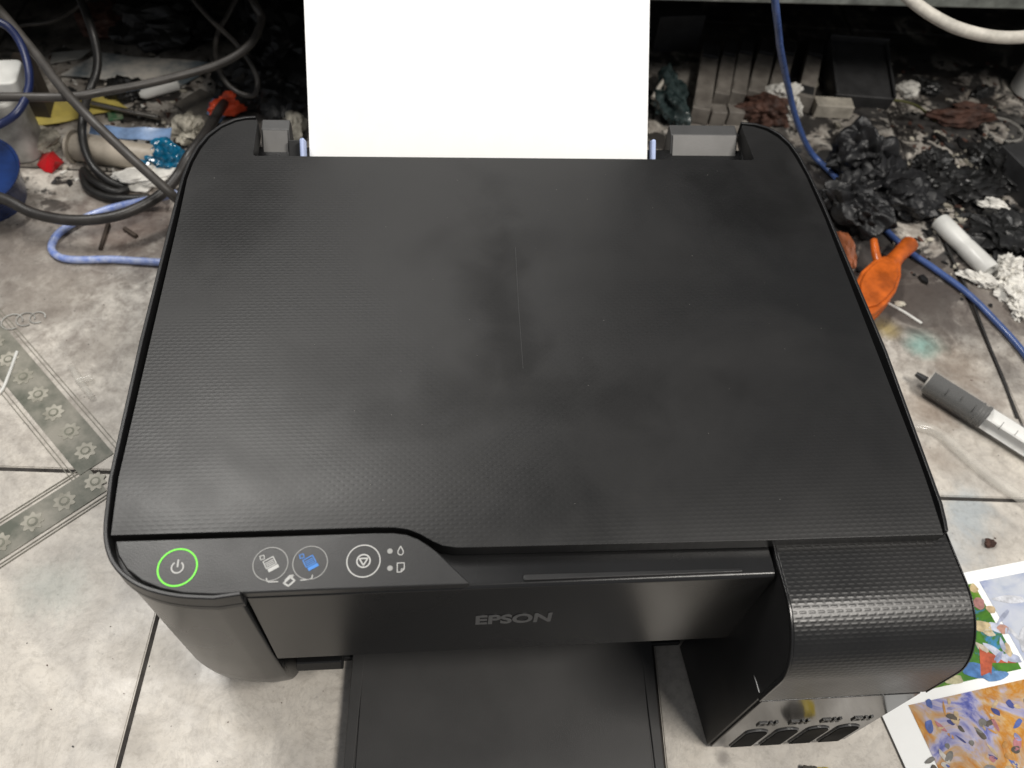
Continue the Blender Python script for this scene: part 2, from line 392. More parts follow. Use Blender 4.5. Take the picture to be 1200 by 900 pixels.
# ------------------------------------------------------------------ printer
pl = pmat('black_plastic', (.011, .011, .0115), .42, var=.2, vscale=25, bump=.10, bscale=1600)
pl_panel = pmat('panel_plastic', (.017, .017, .0173), .40, var=.15, vscale=25, bump=.08, bscale=1800)
pl_gloss = pmat('satin_black', (.010, .010, .0103), .27, var=.2, vscale=20, rvar=.05, bump=.04, bscale=1500)
pl_dark = pmat('dark_recess_plastic', (.008, .008, .008), .55, var=.2)
pl_feed_lit = pmat('lit_feeder_plastic', (.16, .156, .15), .5, var=.1, vscale=60, bump=.1, bscale=1500)  # paler copy paints the light caught by the sloping face
pl_feed_shade = pmat('shaded_feeder_plastic', (.05, .05, .05), .5, var=.1, vscale=60)  # darker copy paints the dimmer top and sides of the feeder
weave = weave_plastic('lid_weave', False, .37, .055, [(-.010, .185, .022, .095, .62), (-.004, .232, .055, .022, .30), (.012, .128, .12, .022, .45), (-.09, .145, .06, .020, .22), (-.158, .262, .035, .055, .45), (.152, .272, .045, .055, .75), (.06, .20, .05, .04, .2), (.02, .09, .07, .04, .25)]); weave_uv = weave_plastic('tank_weave', True, .32, .19)  # rear-corner patches paint the reflected dark wall; centre ones mix smudge and reflection
white_print = pmat('white_print', (.48, .48, .465), .5, var=.08)
grey_print = pmat('grey_print', (.30, .30, .29), .5, var=.08)
blue_print = pmat('blue_print', (.05, .22, .62), .5, var=.08)
PR = empty('printer', (0, .19, 0), 'black inkjet printer with textured lid, green lit power button and ink tank', 'printer')

def arc(cx, cy, r, a0, a1, n=10): return [(cx+r*math.cos(R(a0+(a1-a0)*k/n)), cy+r*math.sin(R(a0+(a1-a0)*k/n))) for k in range(n+1)]
# outer outline of the scanner bed, clockwise from the front
outer_px = [(121, 612), (121, 632), (127, 655), (140, 673), (160, 687), (185, 696), (215, 701), (250, 702.5)]
P2 = lambda pts, z: [tuple(p.xy) for p in (at(x, y, z) for x, y in pts)]
bed_left = P2([(203.5, 240), (163, 400), (127, 560)], .167)
cornerFL = [tuple(p.xy) for p in catmull([at(x, y, .167) for x, y in outer_px], 4)]
cornerBR = P2([(1105, 590), (1040, 412), (967, 240), (951, 206), (938, 182), (928, 168), (915, 156), (901, 148.5), (885, 144), (868, 142.5)], .167)
cornerBL = P2([(300, 135.5), (288, 136), (274, 138.5), (257, 146), (241, 158), (229, 172), (219, 190), (212, 208)], .167)
bed_front = [(-.1235, .0372), (-.1232, .0585), (.1045, .0585), (.1045, .0592), *P2([(1111, 632), (1112.5, 622)], .163)]
bed_out = bed_left + cornerFL + bed_front + cornerBR + [(.1540, .312), (-.1500, .312)] + cornerBL
finish(prism_bm(bed_out, .1552, .1585), 'scanner_bed', pl, PR, 35, .0006)
def lip(poly, wd, z0, z1, name):
    bm = bmesh.new(); poly = [Vector(p[:2]) for p in poly]; n = len(poly); sec = []
    for i in range(n):
        d = (poly[min(i+1, n-1)]-poly[max(i-1, 0)]).normalized(); nn = Vector((-d.y, d.x))
        a, b = poly[i], poly[i]+nn*wd
        sec.append([bm.verts.new((a.x, a.y, z0)), bm.verts.new((a.x, a.y, z1)), bm.verts.new((b.x, b.y, z1)), bm.verts.new((b.x, b.y, z0))])
    for i in range(n-1):
        for k in range(4): bm.faces.new((sec[i][k], sec[i+1][k], sec[i+1][(k+1) % 4], sec[i][(k+1) % 4]))
    bm.faces.new(sec[0]); bm.faces.new(list(reversed(sec[-1])))
    return finish(bm, name, pl, PR, 40, .0006, 2)
lip(cornerBL+bed_left+cornerFL+[(-.1235, .0372)], .0020, .1586, .1672, 'bed_rim')
lip(P2([(1112, 623), (1110, 611)], .167)+cornerBR, .0018, .1586, .1672, 'bed_rim')

# lid: flat top, front edge rolled down
lid_px = [(131, 629.5), (300, 624.5), (440, 620), (462, 620), (478, 622), (492, 627), (507, 635), (519, 640), (535, 642), (560, 641.5), (700, 638), (905, 633), (1106, 626.5)]
ZL = .1698
lid_front = [tuple(at(x, y, .1665).xy) for x, y in lid_px]
ra, rb = at(1097, 590, ZL), at(960.5, 240, ZL); la, lb_ = at(138.5, 560, ZL), at(213, 240, ZL)
RX = lambda y: ra.x+(rb.x-ra.x)*(y-ra.y)/(rb.y-ra.y)
LX = lambda y: la.x+(lb_.x-la.x)*(y-la.y)/(lb_.y-la.y)
lid_r = [(RX(.064), .064), (RX(.0915), .0915), (RX(.255), .255)] + P2([(945, 207), (932, 184), (923, 171), (911, 160.5), (898, 153), (884, 148.5), (870, 146.5)], ZL) + [(.1552, .3390)]
lid_l = [(-.1498, .3390)] + P2([(301, 140), (288, 140.5), (276, 143), (260, 150), (246, 161), (235, 175), (226, 191), (219, 210)], ZL) + [(LX(.255), .255), (LX(.0915), .0915)]
lid_out = lid_front + lid_r + [(.1556, .3075), (.1540, .3063), (-.1478, .3071), (-.1490, .3085)] + lid_l
bm = prism_bm(lid_out, .1592, ZL)
for yy in (.100, .094, .088, .083, .079, .075, .071, .067, .063, .059, .055):
    bmesh.ops.bisect_plane(bm, geom=bm.verts[:]+bm.edges[:]+bm.faces[:], plane_co=(0, yy, 0), plane_no=(0, 1, 0))
for v in bm.verts:
    if v.co.z > .165:
        k = max(0, min(1, (.098-v.co.y)/.047)); v.co.z -= .0036*k*k
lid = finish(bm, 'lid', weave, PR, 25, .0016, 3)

a_, b_ = at(604, 290, ZL), at(613, 432, ZL)
finish(tube_bm([(a_.x, a_.y, ZL), ((a_.x+b_.x)/2-.0003, (a_.y+b_.y)/2, ZL), (b_.x, b_.y, ZL)], .00013, 6), 'scratch', pmat('scuffed_plastic', (.05, .05, .05), .5), lid, 40)
bm = bmesh.new(); rg = random.Random(3)
for k in range(46):
    x, y, r_ = rg.uniform(-.17, .17), rg.uniform(.07, .30), rg.uniform(.00005, .00015)
    prism_bm([(x+r_*math.cos(a)*rg.uniform(.6, 1.6), y+r_*math.sin(a)) for a in (0, 1.3, 2.6, 3.9, 5.2)], ZL+.00005-.0036*max(0, (.098-y)/.047)**2, ZL+.0002-.0036*max(0, (.098-y)/.047)**2, bm)
finish(bm, 'dust_flecks', pmat('dust', (.32, .31, .29), .9), lid, 0)['kind'] = 'stuff'
# body under the scanner
def pull(p, d): 
    v = Vector((-.135, .105))-Vector(p); return tuple(Vector(p)+v.normalized()*d)
bl = [(-.1842, .16), (-.1838, .0915)] + [pull(p, .0008) for p in cornerFL] + [(-.1245, .0380)]
body = [(-.1845, .300)] + bl + [(-.1245, .085), (.1000, .085), (.1000, .0620), (.1848, .0620), (.1848, .315), (.175, .335), (-.175, .335)]
bm = prism_bm(body, .009, .1548)
for zz in (.011, .014, .018, .024, .03, .04, .05, .08, .11): bmesh.ops.bisect_plane(bm, geom=bm.verts[:]+bm.edges[:]+bm.faces[:], plane_co=(0, 0, zz), plane_no=(0, 0, 1))
for v in bm.verts:
    ins = (.0028*(1-v.co.z/.155)) + .0190*max(0, (.055-v.co.z)/.055)**2.2
    if v.co.x < -.11:
        if v.co.y < .084:
            dx, dy = pull((v.co.x, v.co.y), 1.0); ux, uy = dx-v.co.x, dy-v.co.y
            if v.co.x > -.126: ux, uy = 0, 1
            v.co.x += ux*ins; v.co.y += uy*ins
        elif v.co.x < -.15: v.co.x += ins
finish(bm, 'lower_body', pl_gloss, PR, 45, .0012)
for fx, fy in ((-.150, .085), (.160, .085), (-.150, .30), (.150, .30)): finish(lathe_bm([(0, .009), (1, .010)], (fx, fy, .0002), (fx, fy, .0089), 20), 'foot', pl_dark, PR, 40)
finish(box_bm(-.1243, .0998, .0605, .084, .003, .0075), 'base_plate', pl_dark, PR, 30, .001)
# slot bar left of the tray
finish(extr_x_bm([(.052, .034), (.0460, .036), (.0445, .041), (.047, .046), (.06, .047), (.06, .034)], -.1205, -.0965), 'slot_bar', pl_gloss, PR, 40, .0006)

# front cover: ledge on top, upright face
fc = extr_x_bm([(.0600, .1575), (.0418, .1572), (.0402, .1560), (.0393, .0790), (.0430, .0770), (.0445, .1500), (.0600, .1520)], -.1238, .1042)
FC = finish(fc, 'front_cover', pl_gloss, PR, 35, .0006, 2)
finish(prism_bm([(-.0070, .0452), (.0885, .0444), (.0893, .0438), (.0893, .0424), (-.0077, .0424), (-.0077, .0446)][::-1], .1570, .1584), 'grip_strip', pl, FC, 30, .0005, 2)
finish(box_bm(-.0318, .1030, .0585, .0597, .1576, .1590), 'ledge_back', pl_dark, FC, 0)

def text_mesh(body_, size, bold=0.0, sx=1.0):
    c = bpy.data.curves.new('lettering', 'FONT'); c.body = body_; c.size = size; c.offset = bold; c.extrude = 0.00008; c.align_x = 'LEFT'
    t = bpy.data.objects.new('lettering_source', c); COL.objects.link(t)
    dg = bpy.context.evaluated_depsgraph_get(); me = bpy.data.meshes.new_from_object(t.evaluated_get(dg))
    bpy.data.objects.remove(t)
    xs = [v.co.x for v in me.vertices]; x0 = min(xs)
    for v in me.vertices: v.co.x = (v.co.x-x0)*sx
    return me
E0, E1, E2 = aty(557, 731, .0397), aty(558, 721.5, .0397), aty(645, 727, .0397)
me = text_mesh('EPSON', .0100, .00032, 1.0)
wd = max(v.co.x for v in me.vertices); hh = max(v.co.y for v in me.vertices)
for v in me.vertices:
    X_, Y_, Z_ = v.co; z = E0.z+Y_/hh*(E1.z-E0.z)
    v.co = (E0.x+X_/wd*(E2.x-E0.x), .0402-(.1560-z)*.0117-.00025-Z_, z)
link('lettering', me, pmat('silver_lettering', (.15, .15, .15), .4, metal=.4, var=.1), FC)

# output tray pulled out
TRAY = pmat('tray_plastic', (.044, .0432, .0425), .45, var=.12, vscale=25, bump=.08, bscale=1800)
q0, q1, q2, q3 = at(410.5, 800, .0125), at(402, 903, .0125), at(764, 757, .0125), at(778.5, 900, .0125)
def edge_at(a, b, y): return a.x+(b.x-a.x)*(y-a.y)/(b.y-a.y)
YF, YB = -.105, .083
def tray_poly(i0, i1=None, yf=YF, yb=YB):
    """outline between insets from the left (i0) and right (i1) edges"""
    xl = lambda y: edge_at(q0, q1, y); xr = lambda y: edge_at(q2, q3, y)
    return [(xl(yf)+i0, yf), (xr(yf)-i1, yf), (xr(yb)-i1, yb), (xl(yb)+i0, yb)]
TR = finish(prism_bm(tray_poly(0, 0), .0082, .0120), 'output_tray', TRAY, PR, 30, .0008)
wt = edge_at(q2, q3, 0)-edge_at(q0, q1, 0)
finish(prism_bm(tray_poly(.0002, wt-.0053), .0121, .0131), 'tray_rail', TRAY, TR, 30, .0004)
finish(prism_bm(tray_poly(wt-.0053, .0002), .0121, .0131), 'tray_rail', TRAY, TR, 30, .0004)
finish(prism_bm(tray_poly(.0064, .0064), .0121, .0129), 'tray_inner_panel', TRAY, TR, 30, .0004)
# control panel, tipped a little towards the user
PN = Vector((0, -.10, 1)).normalized(); PP = Vector((0, .0625, .1660))
def on(x, y, up=0.0):
    p = atp(x, y, PP, PN); return p+PN*up
pan_px = [(134.5, 633.5), (300, 628.5), (440, 624), (462, 624), (477, 626), (490, 631), (502, 638.5), (512, 646), (551, 683.5), (545, 684.5), (420, 689.5), (290, 695), (250, 697), (215, 695.5), (188, 690), (166, 681), (148, 667), (138, 651)]
bm = bmesh.new(); tp = [bm.verts.new(on(x, y)) for x, y in pan_px]; bt = [bm.verts.new((v.co.x, v.co.y, .1592)) for v in tp]
bm.faces.new(tp); bm.faces.new(list(reversed(bt)))
for i in range(len(tp)): bm.faces.new((tp[i], bt[i], bt[(i+1) % len(tp)], tp[(i+1) % len(tp)]))
CP = finish(bm, 'control_panel', pl_panel, PR, 35, .0007)
ex = Vector((1, 0, 0)); ey = PN.cross(ex)
def flat_bm(polys, c, up, th=.00012, bm=None):
    """polys in panel millimetres around c"""
    bm = bm or bmesh.new()
    for pts in polys:
        a = [bm.verts.new(c+ex*p[0]*.001+ey*p[1]*.001+PN*up) for p in pts]; b = [bm.verts.new(v.co-PN*th) for v in a]; n = len(a)
        bm.faces.new(a); bm.faces.new(list(reversed(b)))
        for i in range(n): bm.faces.new((a[i], b[i], b[(i+1) % n], a[(i+1) % n]))
    return bm
def ring_polys(r, wdt, a0=0, a1=360, n=56, cx=0, cy=0):
    out = []
    for k in range(n):
        t0, t1 = R(a0+(a1-a0)*k/n), R(a0+(a1-a0)*(k+1)/n)
        ri, ro = r-wdt/2, r+wdt/2
        out.append([(cx+ri*math.cos(t0), cy+ri*math.sin(t0)), (cx+ro*math.cos(t0), cy+ro*math.sin(t0)), (cx+ro*math.cos(t1), cy+ro*math.sin(t1)), (cx+ri*math.cos(t1), cy+ri*math.sin(t1))])
    return out
def stroke(pts, wdt):
    out = []
    for a, b in zip(pts[:-1], pts[1:]):
        d = Vector((b[0]-a[0], b[1]-a[1])); l = d.length; d /= l; n = Vector((-d.y, d.x))*wdt/2; e = d*wdt*.35
        A, B = Vector(a)-e, Vector(b)+e
        out.append([tuple(A-n), tuple(B-n), tuple(B+n), tuple(A+n)])
    return out
green = pmat('green_led', (.11, .62, .015), .4, emit=.42, var=.05)
c = on(208, 665)
finish(flat_bm(ring_polys(7.8, .68), c, .0002), 'power_ring', green, CP, 0)
finish(flat_bm(ring_polys(2.35, .55, 125, 415, 30)+stroke([(0, .3), (0, 3.1)], .6), c, .0002), 'power_symbol', white_print, CP, 0)
def sheetglyph(s):
    q = lambda x, y: (x*math.cos(.5)-y*math.sin(.5), x*math.sin(.5)+y*math.cos(.5))
    P = stroke([q(-2.2, -1.0), q(2.2, -1.0), q(2.2, 2.4), q(-2.2, 2.4), q(-2.2, -1.0)], .42)
    for yy in (-.2, .55, 1.3): P += stroke([q(-1.6, yy), q(1.6, yy)], .36)
    P += [[q(-2.0, -3.0), q(2.6, -3.0), q(2.6, -1.5), q(-2.0, -1.5)]]
    P += stroke([(-4.2, 1.9), (-2.6, 2.3), (-3.0, 3.9), (-4.6, 3.5), (-4.2, 1.9)], .32)
    return P
for (px, py, mt) in ((317, 661, white_print), (363.5, 659.5, blue_print)):
    c = on(px, py)
    finish(flat_bm(ring_polys(7.1, .36), c, .0002), 'button_ring', grey_print, CP, 0)
    finish(flat_bm(sheetglyph(1), c, .0002), 'copy_symbol', mt, CP, 0)
c = on(426, 657.5)
finish(flat_bm(ring_polys(6.9, .46), c, .0002), 'button_ring', white_print, CP, 0)
tri = [(-1.75, 1.1), (1.75, 1.1), (0, -1.9), (-1.75, 1.1)]
finish(flat_bm(ring_polys(2.75, .55, n=36)+stroke(tri, .55), c, .0002), 'stop_symbol', white_print, CP, 0)
for py in (646, 666):
    c = on(457, py); finish(flat_bm([[(1.15*math.cos(k*.4), 1.15*math.sin(k*.4)) for k in range(16)]], c, .0002), 'indicator_light', grey_print, CP, 0)
c = on(469.5, 646); finish(flat_bm(stroke([(0, 2.2), (-1.1, .1), (-1.1, -.9), (-.5, -1.6), (.5, -1.6), (1.1, -.9), (1.1, .1), (0, 2.2)], .38), c, .0002), 'ink_symbol', white_print, CP, 0)
c = on(469.5, 665); finish(flat_bm(stroke([(-1.4, 1.9), (1.5, 1.9), (1.5, -.8), (.2, -2.0), (-1.4, -2.0), (-1.4, 1.9)], .36)+stroke([(1.5, -.8), (.3, -.7), (.2, -2.0)], .3), c, .0002), 'paper_symbol', white_print, CP, 0)
c = on(339, 681.5)
finish(flat_bm(stroke([(-9.3, 1.6), (-9.1, .5), (-8.3, .1), (-4.6, .1)], .42)+stroke([(9.3, 2.3), (9.1, 1.1), (8.3, .6), (4.6, .3)], .42), c, .0002), 'bracket_mark', white_print, CP, 0)
finish(flat_bm(stroke([(-2.2, -.6), (-.2, -1.9), (2.2, .3), (.4, 1.8), (-2.2, -.6)], .7)+stroke([(-1.6, .5), (.0, 2.4), (1.4, 2.5), (.9, 1.6)], .6), c, .0002), 'scan_symbol', white_print, CP, 0)

# ink tank
def prof_arc(cx, cz, r, a0, a1, n): return [(cx+r*math.cos(R(a0+(a1-a0)*k/n)), cz+r*math.sin(R(a0+(a1-a0)*k/n))) for k in range(n+1)]
def tank_prof(o):   # outer surface (y, z) from rear top to front seam, pushed in by o
    return [(.0570, .1600-o), (.045, .1600-o)] + prof_arc(.0325, .1300, .0300-o, 90, 180, 14) + [(.0025+o, .0990)]
inner = tank_prof(.0012)
tb = inner + [(.0037, .0985), (.0037, .003), (.0600, .003), (.0600, .1588)]
bm = extr_x_bm(tb, .1052, .1862)
for v in bm.verts:
    if v.co.x < .15: v.co.x -= .0055*max(0, (v.co.y-.004)/.056)*max(0, (.13-v.co.z)/.13)
TK = finish(bm, 'ink_tank', pl, PR, 35, .0006)
# textured cover with UV in metres
outer_p = tank_prof(0); bm = bmesh.new(); uvl = bm.loops.layers.uv.new('UVMap'); xs = [.1060, .1872]
s = [0]
for a, b in zip(outer_p[:-1], outer_p[1:]): s.append(s[-1]+math.hypot(b[0]-a[0], b[1]-a[1]))
rows = [[bm.verts.new((x, p[0], p[1])) for x in xs] for p in outer_p]
rowi = [[bm.verts.new((x, p[0], p[1])) for x in xs] for p in tank_prof(.0011)]
for i in range(len(rows)-1):
    f = bm.faces.new((rows[i][0], rows[i+1][0], rows[i+1][1], rows[i][1]))
    for lp, (x, sv) in zip(f.loops, ((xs[0], s[i]), (xs[0], s[i+1]), (xs[1], s[i+1]), (xs[1], s[i]))): lp[uvl].uv = (x, sv)
    bm.faces.new((rowi[i][0], rowi[i][1], rowi[i+1][1], rowi[i+1][0]))
    for k in (0, 1): bm.faces.new((rows[i][k], rows[i+1][k], rowi[i+1][k], rowi[i][k]))
for i in (0, -1): bm.faces.new((rows[i][0], rows[i][1], rowi[i][1], rowi[i][0]))
finish(bm, 'tank_cover', weave_uv, TK, 30, .0004, 2)
# smooth edge strip along the cover's side
for (xa, xb) in ((.1048, .1059), (.1873, .1880)):
    bm = bmesh.new(); po = tank_prof(-.0004); pi_ = tank_prof(.0022)
    ra = [[bm.verts.new((x, p[0], p[1])) for (x, p) in ((xa, a), (xb, a), (xb, b), (xa, b))] for a, b in zip(po, pi_)]
    for i in range(len(ra)-1):
        for k in range(4): bm.faces.new((ra[i][k], ra[i+1][k], ra[i+1][(k+1) % 4], ra[i][(k+1) % 4]))
    bm.faces.new(ra[0]); bm.faces.new(list(reversed(ra[-1])))
    finish(bm, 'cover_edge', pl_gloss, TK, 40, .0003, 2)
# glossy front window panel with four windows
glossp = pmat('glossy_front_panel', (.018, .018, .018), .10, var=.1, rvar=.03, spec=.4, ior=1.48)
FW = finish(box_bm(.1068, .1858, .0024, .0037, .0035, .0975), 'tank_front_panel', glossp, TK, 0, .0004, 2)
win_m = pmat('ink_window', (.004, .004, .004), .7, var=.2, spec=.1)
rimw = pmat('window_rim', (.10, .10, .10), .3, var=.1)
mark_m = pmat('moulded_mark', (.010, .010, .010), .4, var=.1)
for k in range(4):
    x0 = .1180+k*.0171; wv = .0118
    def rr(g): return [(x0-g, .0045), (x0+wv+g, .0045), (x0+wv+g, .033+g)] + [(x0+wv/2+(wv/2+g)*math.cos(R(a)), .033+g+.0052*math.sin(R(a))) for a in range(15, 180, 15)] + [(x0-g, .033+g)]
    for nm, g, ya, yb, mt in (('window_rim', .0007, .0018, .0024, rimw), ('ink_window', 0, .0014, .0018, win_m)):
        pts = rr(g); bm = bmesh.new(); a = [bm.verts.new((p[0], ya, p[1])) for p in pts]; b = [bm.verts.new((p[0], yb, p[1])) for p in pts]
        bm.faces.new(a); bm.faces.new(list(reversed(b)))
        for i in range(len(a)): bm.faces.new((a[i], b[i], b[(i+1) % len(a)], a[(i+1) % len(a)]))
        finish(bm, nm, mt, TK, 0)
    bm = bmesh.new()
    for (dx, dz, ww, hh_) in ((0, 0, .0044, .0016), (0, .0045, .0044, .0014), (0, .0016, .0012, .0030), (.0032, .0016, .0012, .0030), (.0056, 0, .0014, .0062), (.0070, .0022, .0016, .0016), (.0086, .0030, .0014, .0034), (.0086, 0, .0014, .0020)):
        box_bm(x0+.0008+dx, x0+.0008+dx+ww, .0017, .0024, .0500+dz, .0500+dz+hh_, bm)
    finish(bm, 'moulded_mark', mark_m, TK, 0)
finish(tube_bm([(.1046, .0436, .0986), (.1046, .0300, .1000), (.1046, .0052, .1030)], .00035, 8), 'side_seam_glint', pmat('seam_highlight_edge', (.22, .22, .22), .3), TK, 40)  # pale tube paints the highlight along the seam

# rear feeder
for nm, xa, xb, yo in (('feeder_block', -.1490, -.1318, .3395), ('feeder_block', .1098, .1540, .3385)):
    b = finish(extr_x_bm([(.3135, .128), (.3135, .135), (yo, .1640), (yo+.0085, .1650), (yo+.0085, .128)], xa, xb), nm, pl_feed_shade, PR, 30, .0006)
    pr = [(.3142, .1365), (yo-.0006, .1637)]
    n_ = Vector((0, -(pr[1][1]-pr[0][1]), pr[1][0]-pr[0][0])).normalized()*.0010
    bm = extr_x_bm([pr[0], pr[1], (pr[1][0]+n_.y, pr[1][1]+n_.z), (pr[0][0]+n_.y, pr[0][1]+n_.z)], xa+.0012, xb-.0012)
    finish(bm, 'sloping_face', pl_feed_lit, b, 0)
finish(box_bm(-.150, .154, .3125, .3150, .120, .150), 'feed_slot_wall', pl_dark, PR, 0)
lean = Vector((0, .067, .064)).normalized()
def lean_box(x0, x1, s0, s1, t0, t1, name, mat, bevel=.0006):
    """box lying in the leaning paper plane: s along the lean, t normal to it (towards the back)"""
    n_ = Vector((0, lean.z, -lean.y)); o_ = Vector((0, .3201, .1595)); bm = bmesh.new(); vs = []
    for x in (x0, x1):
        for s_ in (s0, s1):
            for t_ in (t0, t1): vs.append(bm.verts.new(Vector((x, 0, 0))+o_+lean*s_+n_*t_))
    for q in ((0, 1, 3, 2), (4, 6, 7, 5), (0, 4, 5, 1), (2, 3, 7, 6), (0, 2, 6, 4), (1, 5, 7, 3)): bm.faces.new([vs[i] for i in q])
    return finish(bm, name, mat, PR, 30, bevel)
lean_box(-.105, .082, -.02, .17, .012, .015, 'paper_support', pl)
guide_m = pmat('pale_guide_plastic', (.45, .53, .78), .4, var=.1)
lean_box(-.1236, -.1206, -.02, .010, -.006, .004, 'edge_guide', guide_m, .0015)
lean_box(.0935, .0962, -.02, .011, -.006, .004, 'edge_guide', guide_m, .0015)
lean_box(-.1318, -.1245, -.02, .010, .004, .007, 'guide_base', pl_dark)
finish(tube_bm([(-.1500, .3120, .1600), (-.1500, .3165, .1600)], .0011, 8), 'hinge_pin', pmat('hinge_steel', (.6, .6, .58), .25, metal=1), PR)
finish(tube_bm([(.1545, .3120, .1600), (.1545, .3165, .1600)], .0011, 8), 'hinge_pin', MATS['hinge_steel'], PR)

# the sheet in the feeder
paper_m = pmat('white_paper', (.86, .87, .86), .7, var=.02, spec=.2, bump=.05, bscale=900)
n_ = Vector((0, lean.z, -lean.y)); o_ = Vector((0, .3201, .1595)); bm = bmesh.new(); top = []; bot = []
for i in range(13):
    a, b = [], []
    for j in range(9):
        x = -.1190+.21*j/8; s_ = -.03+.297*i/12
        p = Vector((x, 0, 0))+o_+lean*s_+n_*(.0006*math.sin(j/8*math.pi)-.0001*i)
        p.y += -.0155*(x+.014)/.21*0.35; p.z += .0122*(x+.014)/.21*0.35
        a.append(bm.verts.new(p)); b.append(bm.verts.new(p+n_*.0012))
    top.append(a); bot.append(b)
for i in range(12):
    for j in range(8):
        bm.faces.new((top[i][j], top[i][j+1], top[i+1][j+1], top[i+1][j])); bm.faces.new((bot[i][j], bot[i+1][j], bot[i+1][j+1], bot[i][j+1]))
for i in range(12):
    for j in (0, 8): bm.faces.new((top[i][j], top[i+1][j], bot[i+1][j], bot[i][j]))
for j in range(8):
    for i in (0, 12): bm.faces.new((top[i][j], bot[i][j], bot[i][j+1], top[i][j+1]))
tag(finish(bm, 'paper_sheet', paper_m, None, 60), 'blank white paper standing in the rear feeder of the printer', 'paper')

# ------------------------------------------------------------------ printed sheet beside the tank
O2 = Vector((.203, .086)); e1 = Vector((.99, .142)).normalized(); e2 = Vector((.142, -.99)).normalized()
def sp(s, t, z): q = O2+e1*s+e2*t; return (q.x, q.y, z)
PS = finish(sheet_bm([sp(0, 0, .0006), sp(.21, 0, .0006), sp(.21, .297, .0006), sp(0, .297, .0006)], .0003, 24, .0012, 3, 9), 'printed_sheet', paper_m, None, 60)
tag(PS, 'white sheet printed with colourful pictures, lying beside the ink tank', 'paper')
def picture_mat(name, scale, stops, seed):
    m = bpy.data.materials.new(name); m.use_nodes = True; nt = m.node_tree; L = nt.links.new; b = nt.nodes['Principled BSDF']
    g = nt.nodes.new('ShaderNodeNewGeometry')
    ad = nd(nt, 'ShaderNodeVectorMath', _operation='ADD'); ad.inputs[1].default_value = (seed*.37, seed*.11, seed); L(g.outputs['Position'], ad.inputs[0])
    n = nd(nt, 'ShaderNodeTexNoise', Scale=scale, Detail=5.0, Roughness=.62, Distortion=.7); L(ad.outputs[0], n.inputs['Vector'])
    r = nt.nodes.new('ShaderNodeValToRGB'); L(n.outputs['Fac'], r.inputs[0]); e = r.color_ramp.elements
    while len(e) < len(stops): e.new(.5)
    for i, (p, cc) in enumerate(stops): e[i].position = p; e[i].color = (*cc, 1)
    n2 = nd(nt, 'ShaderNodeTexNoise', Scale=scale*3.5, Detail=4.0, Distortion=.8); L(ad.outputs[0], n2.inputs['Vector'])
    mx = nt.nodes.new('ShaderNodeMix'); mx.data_type = 'RGBA'; mx.blend_type = 'OVERLAY'; mx.inputs[0].default_value = .55
    L(r.outputs[0], mx.inputs[6]); L(n2.outputs['Fac'], mx.inputs[7]); hs = nt.nodes.new('ShaderNodeHueSaturation'); hs.inputs['Value'].default_value = .68; hs.inputs['Saturation'].default_value = 1.1; L(mx.outputs[2], hs.inputs['Color']); L(hs.outputs[0], b.inputs['Base Color'])
    b.inputs['Roughness'].default_value = .45
    return m
def pic(name, s0, s1, t0, t1, mat):
    n = 14; bm = bmesh.new(); g = []
    for i in range(n+1):
        row = []
        for j in range(n+1):
            q = Vector(sp(s0+(s1-s0)*i/n, t0+(t1-t0)*j/n, .0006)); h = .0012*(noise.noise(Vector((q.x*9+3, q.y*9, 6.6)))+.55)
            row.append(bm.verts.new((q.x, q.y, q.z+max(h, 0)+.00055)))
        g.append(row)
    for i in range(n):
        for j in range(n): bm.faces.new((g[i][j], g[i][j+1], g[i+1][j+1], g[i+1][j]))
    o = finish(bm, name, mat, PS, 60); return o
GP = pic('green_picture', .006, .0990, .0080, .0640, picture_mat('print_meadow', 26, [(.30, (.05, .12, .40)), (.40, (.10, .30, .62)), (.45, (.06, .20, .03)), (.55, (.10, .28, .03)), (.60, (.22, .36, .06)), (.66, (.72, .50, .26)), (.74, (.60, .20, .10))], 3))
LP = pic('pale_picture', .1035, .2040, .0076, .0640, picture_mat('print_pale', 20, [(.32, (.30, .36, .62)), (.42, (.62, .67, .82)), (.52, (.72, .76, .84)), (.64, (.52, .58, .74)), (.72, (.16, .18, .45))], 8))
OP = pic('orange_blue_picture', .0185, .1990, .0700, .1900, picture_mat('print_dusk', 34, [(.28, (.05, .07, .28)), (.37, (.16, .18, .50)), (.44, (.50, .48, .66)), (.50, (.60, .42, .26)), (.57, (.62, .27, .05)), (.64, (.70, .48, .26)), (.72, (.20, .16, .10))], 5))

def blotch(parent, s_, t_, a, b, rot, col, pts=None):
    col = tuple(c*.72 for c in col)
    m_ = pmat('print_%02d%02d%02d' % tuple(int(c*99) for c in col), col, .45, var=.35, vscale=220)
    pts = pts or [(math.cos(k*.3142)*(1+.16*math.sin(k*.3142*3+s_*900)), math.sin(k*.3142)*(1+.16*math.cos(k*.3142*2+t_*700))) for k in range(20)]
    bm = bmesh.new(); vs = []
    for x, y in pts:
        x, y = x*a, y*b; q = Vector(sp(s_+x*math.cos(rot)-y*math.sin(rot), t_+x*math.sin(rot)+y*math.cos(rot), .0006)); h = .0012*(noise.noise(Vector((q.x*9+3, q.y*9, 6.6)))+.55)
        vs.append(bm.verts.new((q.x, q.y, q.z+max(h, 0)+.00075)))
    bm.faces.new(vs); finish(bm, 'painted_shape', m_, parent, 0)
rq = random.Random(4)
def st(x, y): 
    v = at(x, y, .001).xy-O2; return v.dot(e1), v.dot(e2)
